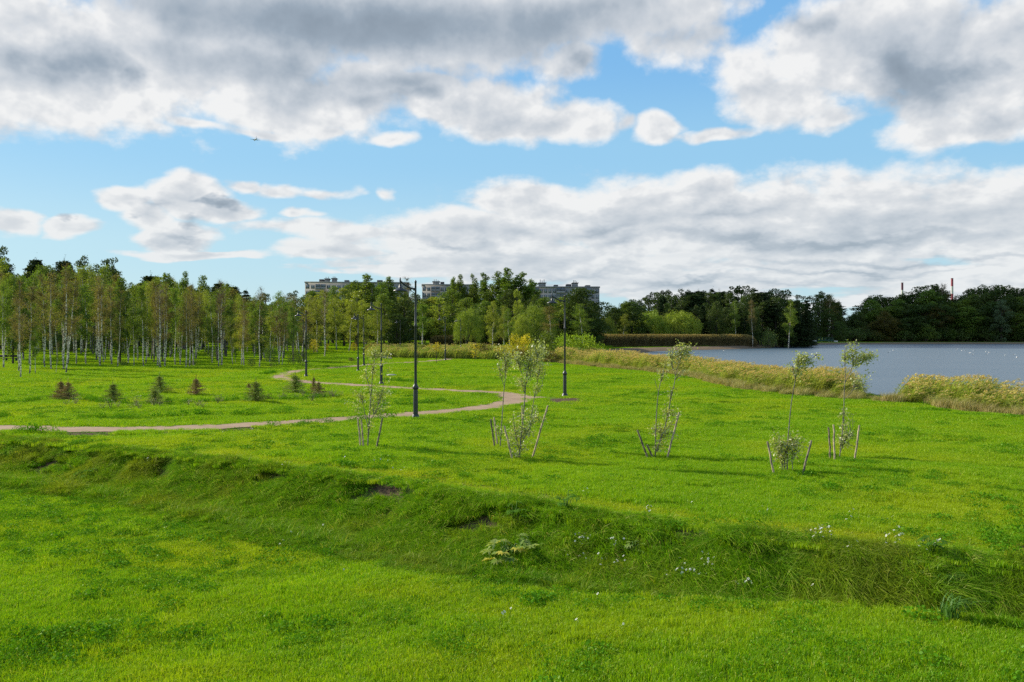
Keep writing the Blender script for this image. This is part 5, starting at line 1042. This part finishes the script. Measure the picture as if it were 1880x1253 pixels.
# ------------------------------------------------------------------ apartment blocks
def block(px0, px1, Y, ytop, turn, name_lab, gable_w, roof, hfloor=2.9, floors=9, cols=24, seed=1):
    X0, X1 = (px0 - CX) / FPX * Y, (px1 - CX) / FPX * Y; z = 1.5; H = CAMZ - (ytop - HOR) / FPX * Y - z; Lw = (X1 - X0) / math.cos(turn)
    o = empty('apartment_block', (X0, Y, z), turn, name_lab, 'building'); D = 13.0; fh = H / (floors + .35)
    mb = MB().box(0, Lw, 0, D, -2, H); mb.build('wall', M['panel'], o)
    MB().box(-.25, Lw + .25, -.25, D + .25, H + .003, H + .55).build('parapet', M['panel2'], o)
    rng = np.random.RandomState(seed); cw = Lw / cols
    rest = MB()
    for f in range(floors):
        zz = f * fh + 1.0
        for c in range(cols):
            x = (c + .5) * cw; balc = (c % 6 in (2, 3))
            if f >= floors - 3:
                if balc:
                    b = MB().box(x - cw * .48, x + cw * .48, -1.1, -.003, zz - .4, zz + .75); b.build('balcony', M['panel2'], o)
                    g = MB().box(x - cw * .46, x + cw * .46, -.9, -.004, zz + .753, zz + 1.95); g.build('balcony_glazing', M['glass'], o)
                else:
                    w = MB().box(x - cw * .32, x + cw * .32, -.06, -.003, zz, zz + 1.5).build('window', M['glass'], o)
                    f_ = MB(); f_.box(x - cw * .36, x - cw * .323, -.10, -.005, zz - .08, zz + 1.6); f_.box(x + cw * .323, x + cw * .36, -.10, -.005, zz - .08, zz + 1.6); f_.box(x - cw * .04, x + cw * .04, -.10, -.063, zz, zz + 1.5); f_.build('frame', M['white'], w)
            else: rest.box(x - cw * .32, x + cw * .32, -.06, -.003, zz, zz + 1.5)
    tag(rest.build('lower_windows', M['glass'], o), kind='stuff')
    for f in range(floors + 1):
        if f >= floors - 3: MB().box(-.03, Lw + .03, -.035, -.001, f * fh + .02, f * fh + .14).build('panel_joint', M['panel2'], o)
    for (a, b, h, nm) in roof:
        xa, xb = (a - CX) / FPX * Y - X0, (b - CX) / FPX * Y - X0; MB().box(xa, xb, 3, 8, H + .56, H + .56 + h).build(nm, M['roofdark' if nm != 'lift_room' else 'panel2'], o)
        if nm == 'lift_room':
            MB().box(xa - .3, xb + .3, 2.7, 8.3, H + .56 + h + .003, H + .8 + h).build('lift_roof', M['roofdark'], o)
            for q in range(3): MB().tube([(xa + (xb - xa) * (.2 + .3 * q), 5, H + h + .7), (xa + (xb - xa) * (.2 + .3 * q), 5, H + h + 1.2 + 1.0 * rng.rand())], .11, 4).build('aerial', M['roofdark'], o)
    return o
block(560, 748, 372, 519.5, math.radians(6), 'long grey apartment block behind the trees left of the nearest lamp', 15, [(584, 592, 1.2, 'roof_vent'), (594, 602, 1.3, 'lift_room'), (607, 615, 1.5, 'lift_room'), (630, 638, .9, 'roof_vent'), (690, 700, 1.0, 'roof_vent')], cols=20, seed=2)
block(775, 872, 385, 524, math.radians(6), 'grey apartment block right of the nearest lamp, left of the poplars', 15, [(795, 807, 1.2, 'lift_room'), (809, 816, 1.2, 'roof_vent'), (840, 846, .8, 'roof_vent')], cols=12, seed=3)
block(958, 1101, 350, 528.5, math.radians(2), 'grey apartment block right of the poplars with aerials on its roof', 0, [(991, 1003, 1.5, 'lift_room'), (1019, 1026, .8, 'roof_vent'), (1042, 1051, 1.1, 'roof_vent'), (1054, 1063, 1.5, 'lift_room'), (1078, 1086, .7, 'roof_vent')], cols=18, seed=4)

# chimneys
for px, Y, yt, w, red, lab in [(1748, 900, 512, 2.3, 1, 'red and white banded chimney above the far right trees'), (1656.5, 980, 520, 2.3, 0, 'darker banded chimney left of the red and white one')]:
    X = (px - CX) / FPX * Y; H = CAMZ - (yt - HOR) / FPX * Y; o = empty('chimney', (X, Y, 0), 0, lab, 'chimney'); n = 6; ht = 13.0 * (Y / 1567) ; bands = [(H - k * 8.0, H - (k + 1) * 8.0 if k < 5 else 0) for k in range(6)]
    for k, (a, b) in enumerate(bands): MB().lathe([(w * .5 * (1 + .012 * (H - a) / 3), a - .003 * 0), (w * .5 * (1 + .012 * (H - b) / 3), b + .02)], 16).build('band', M[('red' if red else 'reddark') if k % 2 == 0 else 'white'], o, sm=True)
    MB().lathe([(w * .42, H), (w * .54, H + .02), (w * .54, H + .5), (w * .3, H + .5)], 16).build('rim', M['roofdark'], o)

# footbridge
Yb = 396; Xb0, Xb1 = (1501 - CX) / FPX * Yb, (1529 - CX) / FPX * Yb; o = empty('footbridge', (Xb0, Yb, 0), 0, 'small green footbridge at the far end of the lake between the two woods', 'bridge')
Lb = Xb1 - Xb0; MB().box(-.5, Lb + .5, 0, 3, .9, 1.25).build('deck', M['green'], o); g = MB().box(-.5, Lb + .5, -.12, -.02, 1.1, 1.5)
g.box(-.5, Lb + .5, -.1, -.03, 2.35, 2.45)
for k in range(13): g.box(-.5 + k * (Lb + .9) / 12, -.4 + k * (Lb + .9) / 12, -.1, -.03, 1.5, 2.35)
g.build('railing', M['green'], o)
MB().box(-2.6, -.52, -.3, 3.2, -.8, 1.15).build('abutment', M['concrete'], o); MB().box(Lb + .52, Lb + 2.2, -.3, 3.2, -.8, 1.15).build('abutment', M['concrete'], o)
X = (1460 - CX) / FPX * 300; z = h1(X, 300); MB_ = MB().tube([(0, 0, -.2), (0, 0, 5.2)], .07, 6); MB_.tube([(0, 0, 5.2), (.5, 0, 5.35)], .05, 5); q = MB_.build('lamp_post', M['white']); q.location = (X, 300, z); tag(q, 'thin pale lamp post on the far bank left of the footbridge', 'lamp post')

# small things on the lawn
X, Y, Z = hit(719, 691); mb = MB().box(-.42, .42, -.45, .45, -.1, .11); mb.lathe([(.30, .113), (.30, .14), (.27, .15), (0, .15)], 16); q = mb.build('concrete_slab', M['concrete']); q.location = (X, Y, Z); q.rotation_euler = (0, 0, .2); tag(q, 'low pale concrete manhole slab on the lawn behind the nearest lamp', 'slab')
X, Y, Z = hit(711, 660); q = MB().tube([(-.9, .5, .32), (0, 0, .20), (.75, -.5, .10)], [.12, .14, .13], 8).build('fallen_log', M['palebark']); q.location = (X, Y, Z); tag(q, 'grey fallen log on the lawn near the creek', 'log')
X, Y, Z = hit(12, 664); o = empty('park_bench', (X, Y, Z), .05, 'long dark wooden bench among the birches at the left edge', 'bench'); MB().box(-1.6, 1.6, -.22, .22, .40, .46).build('seat', M['bark'], o); MB().box(-1.6, 1.6, .2, .26, .6, .9).build('backrest', M['bark'], o)
for k in (-1.3, 0, 1.3): MB().box(k - .05, k + .05, -.2, .19, -.1, .397).build('leg', M['metal'], o)
# blue fence far behind the trees
o = empty('park_fence', (-110, 262, h1(-60, 262)), 0, 'long blue grey fence behind the middle trees', 'fence'); MB().box(0, 105, 0, .04, .15, 2.0).build('mesh_panel', M['blue'], o)
for k in range(22): MB().box(k * 5 - .06, k * 5 + .06, -.1, -.003, -.3, 2.2).build('post', M['metal'], o)
X = (828 - CX) / FPX * 235; o = empty('goal_frame', (X, 235, h1(X, 235)), 0, 'yellow goal frame far off, right of the nearest lamp', 'goal'); MB().box(-1.6, -1.45, 0, .15, 0, 2.1).build('post', M['yellow'], o); MB().box(1.45, 1.6, 0, .15, 0, 2.1).build('post', M['yellow'], o); MB().box(-1.6, 1.6, 0, .15, 2.103, 2.25).build('crossbar', M['yellow'], o)

# plants on the bank
def bigplant(px, py, label, n, size, mats, seed, spread):
    rng = np.random.RandomState(seed); X, Y, Z = hit(px, py); o = empty('broad_leaved_plant', (X, Y, Z), 0, label, 'plant')
    st, lf = MB(), MB()
    for k in range(n):
        a = k * 2.4 + rng.rand(); L = spread * rng.uniform(.5, 1.1); e = np.array([math.cos(a) * L, math.sin(a) * L, .16 + .28 * rng.rand()]); st.tube([(0, 0, 0), e * (.5, .5, 1.1), e], [.008, .006, .003], 4, cap=False)
        # lobed leaf: a fan of pointed lobes
        s = size * rng.uniform(.7, 1.2); ax = np.array([math.cos(a), math.sin(a), rng.normal(0, .2)]); sd = np.array([-math.sin(a), math.cos(a), rng.normal(0, .25)]); m_ = 1 if (len(mats) > 1 and k % 3 == 0) else 0
        for j, an in enumerate((-1.9, -1.1, -.45, 0, .45, 1.1, 1.9)):
            d = ax * math.cos(an) + sd * math.sin(an); p_ = np.cross(d, [0, 0, 1]); p_ /= np.linalg.norm(p_) + 1e-9; l = s * (.6 + .4 * math.cos(an * .6)); lf.add([e, e + d * l * .5 + p_ * l * .22 + (0, 0, .02), e + d * l - (0, 0, l * .18), e + d * l * .5 - p_ * l * .22 + (0, 0, .02)], [(0, 1, 2, 3)], m_)
    st.build('stems', M['dock'], o); lf.build('leaves', [M[m] for m in mats], o)
bigplant(930, 1044, 'large pale lobed plant with yellowed leaves at the foot of the bank', 16, .20, ['hog', 'hogy'], 1, .42)
bigplant(955, 1030, 'large grey green lobed plant right behind the yellowed one', 9, .17, ['hog'], 5, .32)
bigplant(163, 884, 'patch of broad dark leaves high on the bank at left', 12, .20, ['dock'], 2, .36)
bigplant(1165, 1030, 'small upright broad leaved plant on the bank among daisies', 7, .10, ['hog'], 3, .18)
bigplant(945, 965, 'light green leafy plant below the middle of the bank', 8, .10, ['dock'], 4, .2)
bigplant(1040, 940, 'leafy plant on the edge of the bank in the middle', 8, .11, ['dock'], 6, .2)
bigplant(1710, 1030, 'leafy clump at the daisies near the right end of the bank', 8, .10, ['dock'], 7, .2)
def tuft(px, py, label, n, L, seed, bias=.5, mt='sedge', w=.016):
    rng = np.random.RandomState(seed); X, Y, Z = hit(px, py); mb = MB()
    for k in range(n):
        a = rng.rand() * 6.283; l = L * rng.uniform(.6, 1.15); dx, dy = math.cos(a) * .40 + bias * .5, math.sin(a) * .40 - .2; b = np.array([rng.normal(0, .05), rng.normal(0, .05), -.02]); P = [b + (dx * l * t * t * .9, dy * l * t * t * .9, l * (t * 1.05 - .48 * t ** 2.6)) for t in (0, .3, .6, .85, 1)]
        s = np.array([-dy, dx, 0]) / (math.hypot(dx, dy) + 1e-9) * w / 2; V = [];
        for i, p_ in enumerate(P): V += [p_ - s * (1, .95, .8, .5, .05)[i], p_ + s * (1, .95, .8, .5, .05)[i]]
        mb.add(V, [(0, 1, 3, 2), (2, 3, 5, 4), (4, 5, 7, 6), (6, 7, 9, 8)])
    q = mb.build('sedge_tuft', M[mt]); q.location = (X, Y, Z); tag(q, label, 'grass tuft', 'coarse tufts on the bank')
tuft(1722, 1098, 'big bluish arching sedge tuft on the bank at right', 80, .62, 1); tuft(1742, 1140, 'second big bluish tuft at the foot of the bank, lower right', 70, .58, 2)
tuft(1835, 1086, 'pale spiky tuft near the right end of the bank', 90, .42, 3, .3, 'l_bush'); tuft(1590, 1070, 'small spiky tuft left of the sedges', 70, .36, 4, .3)
tuft(1795, 1090, 'yellowish loose tuft between the sedges and the right edge', 70, .36, 5, .3, 'dock'); tuft(1545, 1085, 'dark small tuft on the lower bank right of the daisies', 60, .32, 6, .2)

# ------------------------------------------------------------------ gulls on the lake
def gull():
    b = MB(); prof = [(-.20, .02, .05), (-.14, .045, .055), (-.05, .075, .05), (.05, .08, .045), (.12, .055, .07), (.15, .04, .12), (.18, .038, .155), (.21, .012, .155)]; a = np.arange(10) * .6283; V = []; F = []
    for x, r, z in prof: V += [(x, r * math.cos(t), z + r * .8 * math.sin(t)) for t in a]
    for i in range(len(prof) - 1):
        for k in range(10): F.append((i * 10 + k, i * 10 + (k + 1) % 10, (i + 1) * 10 + (k + 1) % 10, (i + 1) * 10 + k))
    b.add(V, F); w = MB()
    for s in (-1, 1): w.add([(.06, s * .082, .06), (.0, s * .088, .10), (-.26, s * .02, .09), (-.10, s * .075, .03)], [(0, 1, 2, 3)])
    k = MB().add([(.20, -.008, .15), (.20, .008, .15), (.25, 0, .145), (.20, 0, .165)], [(0, 1, 2), (0, 2, 3), (1, 3, 2)])
    return b.mesh('gull_body', [M['feather']], True), w.mesh('gull_wings', [M['panel']]), k.mesh('gull_beak', [M['beak']])
GB = gull(); first = None
for i, (px, py) in enumerate([(1632, 648), (1640, 644), (1742, 638.5), (1757, 642), (1766, 645), (1772, 645), (1781, 649), (1786, 652), (1788, 645), (1810, 647), (1812, 652), (1816, 648), (1846, 654), (1862, 652), (1867, 657), (1401, 646), (1329, 645)]):
    X, Y = W(px, py, WATZ)
    if first is None:
        first = o = empty('gull', (X, Y, WATZ), 0, 'small white gull resting on the open lake', 'gull', 'gulls resting on the lake'); bo = part('body', GB[0], o); part('wing', GB[1], bo); part('beak', GB[2], bo)
    else: o = copy_tree(first); o.location = (X, Y, WATZ)
    o.rotation_euler = (0, 0, (i * 1.9) % 6.28); o.scale = (1.5,) * 3 if i % 3 == 0 else (1.25,) * 3

# ------------------------------------------------------------------ airliner
def airliner():
    D = 3000.0; px, py = 469, 256.5; o = empty('airliner', ((px - CX) / FPX * D, D, CAMZ + (HOR - py) / FPX * D), math.radians(-62), 'small airliner flying below the clouds', 'aircraft')
    MB().lathe([(0, -20), (.9, -19), (1.9, -16), (2.1, -8), (2.1, 8), (1.6, 14), (.7, 19), (0, 20)], 14).build('fuselage', M['plane'], o, sm=True).rotation_euler = (0, math.radians(90), 0)
    for s in (-1, 1):
        MB().add([(3, s * 1.5, -1), (-3.5, s * 1.5, -1), (-6.0, s * 17, .6), (-4, s * 17, .6), (3, s * 1.5, -.4), (-3.5, s * 1.5, -.6), (-6, s * 17, .75), (-4, s * 17, .75)], [(0, 1, 2, 3), (4, 5, 6, 7), (0, 3, 7, 4), (1, 2, 6, 5), (2, 3, 7, 6)]).build('wing', M['plane'], o)
        MB().add([(16, s * .5, .6), (19, s * .5, .6), (20, s * 6, .8), (18.5, s * 6, .8), (16, s * .5, .8), (19, s * .5, .8), (20, s * 6, .9), (18.5, s * 6, .9)], [(0, 1, 2, 3), (4, 5, 6, 7), (0, 3, 7, 4), (1, 2, 6, 5)]).build('tailplane', M['plane'], o)
        e = MB().lathe([(.7, -2), (1.05, -1.6), (1.0, 1.2), (.5, 2.2)], 12).build('engine', M['planeblue'], o, sm=True); e.rotation_euler = (0, math.radians(90), 0); e.location = (0, s * 6, -2)
    MB().add([(14, -.15, 1.6), (19, -.15, 1.2), (20.5, -.15, 7.5), (18.5, -.15, 7.5), (14, .15, 1.6), (19, .15, 1.2), (20.5, .15, 7.5), (18.5, .15, 7.5)], [(0, 1, 2, 3), (4, 5, 6, 7), (0, 3, 7, 4), (1, 2, 6, 5), (2, 3, 7, 6)]).build('fin', M['planeblue'], o)
airliner()

# ------------------------------------------------------------------ people far off in the park
def person(px, Y, label, top, legs, pose=0, rz=0, hair=(.05, .035, .025)):
    X = (px - CX) / FPX * Y; z = h1(X, Y); sk_ = [(0, 0, .92, .13), (0, 0, 1.15, .12), (0, 0, 1.38, .15), (0, .01, 1.50, .06), (0, .0, 1.64, .095), (0, 0, 1.72, .085)]
    V = [Vector(s[:3]) for s in sk_]; R = [s[3] for s in sk_]; E = [(i, i + 1) for i in range(5)]
    def chain(st, pts):
        p = st
        for x, y, z_, r in pts: V.append(Vector((x, y, z_))); R.append(r); E.append((p, len(V) - 1)); p = len(V) - 1
    for s in (-1, 1):
        st = .22 * s * (1 if pose else .25)
        if pose == 2: chain(0, [(s * .09, 0, .86, .10), (s * .10, -.42, .50, .075), (s * .10, -.45, .10, .05), (s * .10, -.58, .04, .04)])
        else: chain(0, [(s * .09, 0, .86, .10), (s * .10, st * .6 - .03, .48, .07), (s * .10, st, .08, .045), (s * .10, st - .14, .04, .04)])
        chain(2, [(s * .19, 0, 1.40, .065), (s * .25, -.02 - st * .3, 1.13, .045), (s * .24, -.12 - st * .5, .92, .036), (s * .24, -.17 - st * .5, .84, .035)])
    me = bpy.data.meshes.new('figure'); me.from_pydata(V, E, []); o = bpy.data.objects.new('figure', me); COL.objects.link(o); sm = o.modifiers.new('skin', 'SKIN'); o.modifiers.new('sub', 'SUBSURF').levels = 1
    for i, v in enumerate(me.skin_vertices[0].data): v.radius = (R[i], R[i] * (.8 if i in (1, 2) else 1)); v.use_root = (i == 0)
    dg = bpy.context.evaluated_depsgraph_get(); m2 = bpy.data.meshes.new_from_object(o.evaluated_get(dg)); bpy.data.objects.remove(o)
    for nm, c in (('jacket', top), ('trousers', legs), ('', None), ('shoe', (.02, .02, .02))): m2.materials.append(M['skin'] if c is None else simple('cloth_' + nm, c, .9))
    for p in m2.polygons:
        c = p.center; p.material_index = 2 if (c.z > 1.5 or (abs(c.x) > .2 and c.z < .90 and c.z > .78)) else 0 if c.z > .93 or abs(c.x) > .19 else 3 if c.z < .09 else 1
    root = empty('person', (X, Y, z - (.42 if pose == 2 else 0)), rz, label, 'person'); part('body', m2, root)
    MB().lathe([(0, .13), (.07, .11), (.105, .04), (.105, -.04), (.08, -.10)], 10, at=(0, .015, 1.68)).build('hair', simple('hair', hair, .8), root, sm=True)
person(693.5, 158, 'person in dark clothes standing by the reddish patch near the creek', (.04, .04, .05), (.03, .03, .04), 1, .4)
person(577, 196, 'person in a white shirt walking between the distant trees', (.75, .75, .72), (.05, .06, .10), 1, 1.2)
person(603, 188, 'person in dark clothes walking right of the solitary birch', (.06, .05, .05), (.03, .03, .05), 1, 1.4)
person(571, 200, 'dark clothed person beside the one in white', (.05, .06, .09), (.03, .03, .04), 1, 1.0)
person(717, 178, 'seated person in black, left of a pair beyond the creek', (.02, .02, .025), (.02, .02, .03), 2, .2)
person(722, 178.6, 'seated person in grey, right of a pair beyond the creek', (.16, .16, .18), (.03, .03, .04), 2, -.2)
X = (719.5 - CX) / FPX * 178.4; z = h1(X, 178.4); o = empty('park_bench', (X, 178.55, z), 0, 'short bench under the seated pair beyond the creek', 'bench'); MB().box(-.8, .8, -.2, .25, .36, .41).build('seat', M['bark'], o); MB().box(-.8, .8, .27, .32, .5, .85).build('backrest', M['bark'], o)
for k in (-.7, .7): MB().box(k - .04, k + .04, -.18, .2, -.05, .357).build('leg', M['metal'], o)
# reddish ground-hugging shrubs round the path near the creek
RedM = leafmat('leaves_reddish', (.34, .13, .07), (.26, .18, .07), .3); M['l_red'] = RedM
rb = g_bush(240, 1.2, 1.6, 'l_red', .16, 14)
for px, Y, s, lab in [(684, 152, 1.1, 'low reddish shrub left of the person near the creek'), (701, 150, .9, 'low reddish shrub right of the person near the creek'), (690, 147, .7, 'lowest reddish shrub in front of the person near the creek'), (676, 150, .7, 'outermost reddish shrub at left of the creek reeds')]:
    X = (px - CX) / FPX * Y; o = empty('reddish_shrub', (X, Y, h1(X, Y)), px, lab, 'shrub', 'reddish shrubs near the creek'); o.scale = (s, s, s); part('stems', rb[0], o); part('foliage', rb[1], o)

# ------------------------------------------------------------------ the cloud, high on the left outside the view, that shades the far right shore
def cloud():
    H = 380.0; tgt = np.array([210.0, 392.0, 8.0]); s = np.array(SUNV); c = tgt + s * (H / s[2]); rng = np.random.RandomState(3); mb = MB()
    for k in range(72):
        a = rng.rand() * 6.283; q = math.sqrt(rng.rand()); p = c + (180 * q * math.cos(a), 128 * q * math.sin(a), rng.normal(0, 8)); r = rng.uniform(30, 48) * (1.15 - .4 * q)
        th = np.linspace(0, math.pi, 12)[:, None]; ph = np.arange(20)[None, :] * 2 * math.pi / 20; d = np.stack([np.sin(th) * np.cos(ph), np.sin(th) * np.sin(ph), np.cos(th) * np.ones_like(ph)], -1)
        rr = r * (1 + .18 * np.sin(d[..., 0] * 6 + k) * np.sin(d[..., 1] * 7 + k) + .08 * np.sin(d[..., 2] * 13 + d[..., 0] * 11)); V = p + d * rr[..., None] * (1, 1, .55)
        F = [(i * 20 + j, i * 20 + (j + 1) % 20, (i + 1) * 20 + (j + 1) % 20, (i + 1) * 20 + j) for i in range(11) for j in range(20)]; mb.add(V.reshape(-1, 3), F)
    m, t, out = mat('cloud_white'); b = t.node('ShaderNodeBsdfDiffuse'); b.inputs[0].default_value = (.9, .9, .9, 1); t.l.new(b.outputs[0], out.inputs[0])
    tag(mb.build('cloud', m, sm=True), kind='structure')
cloud()
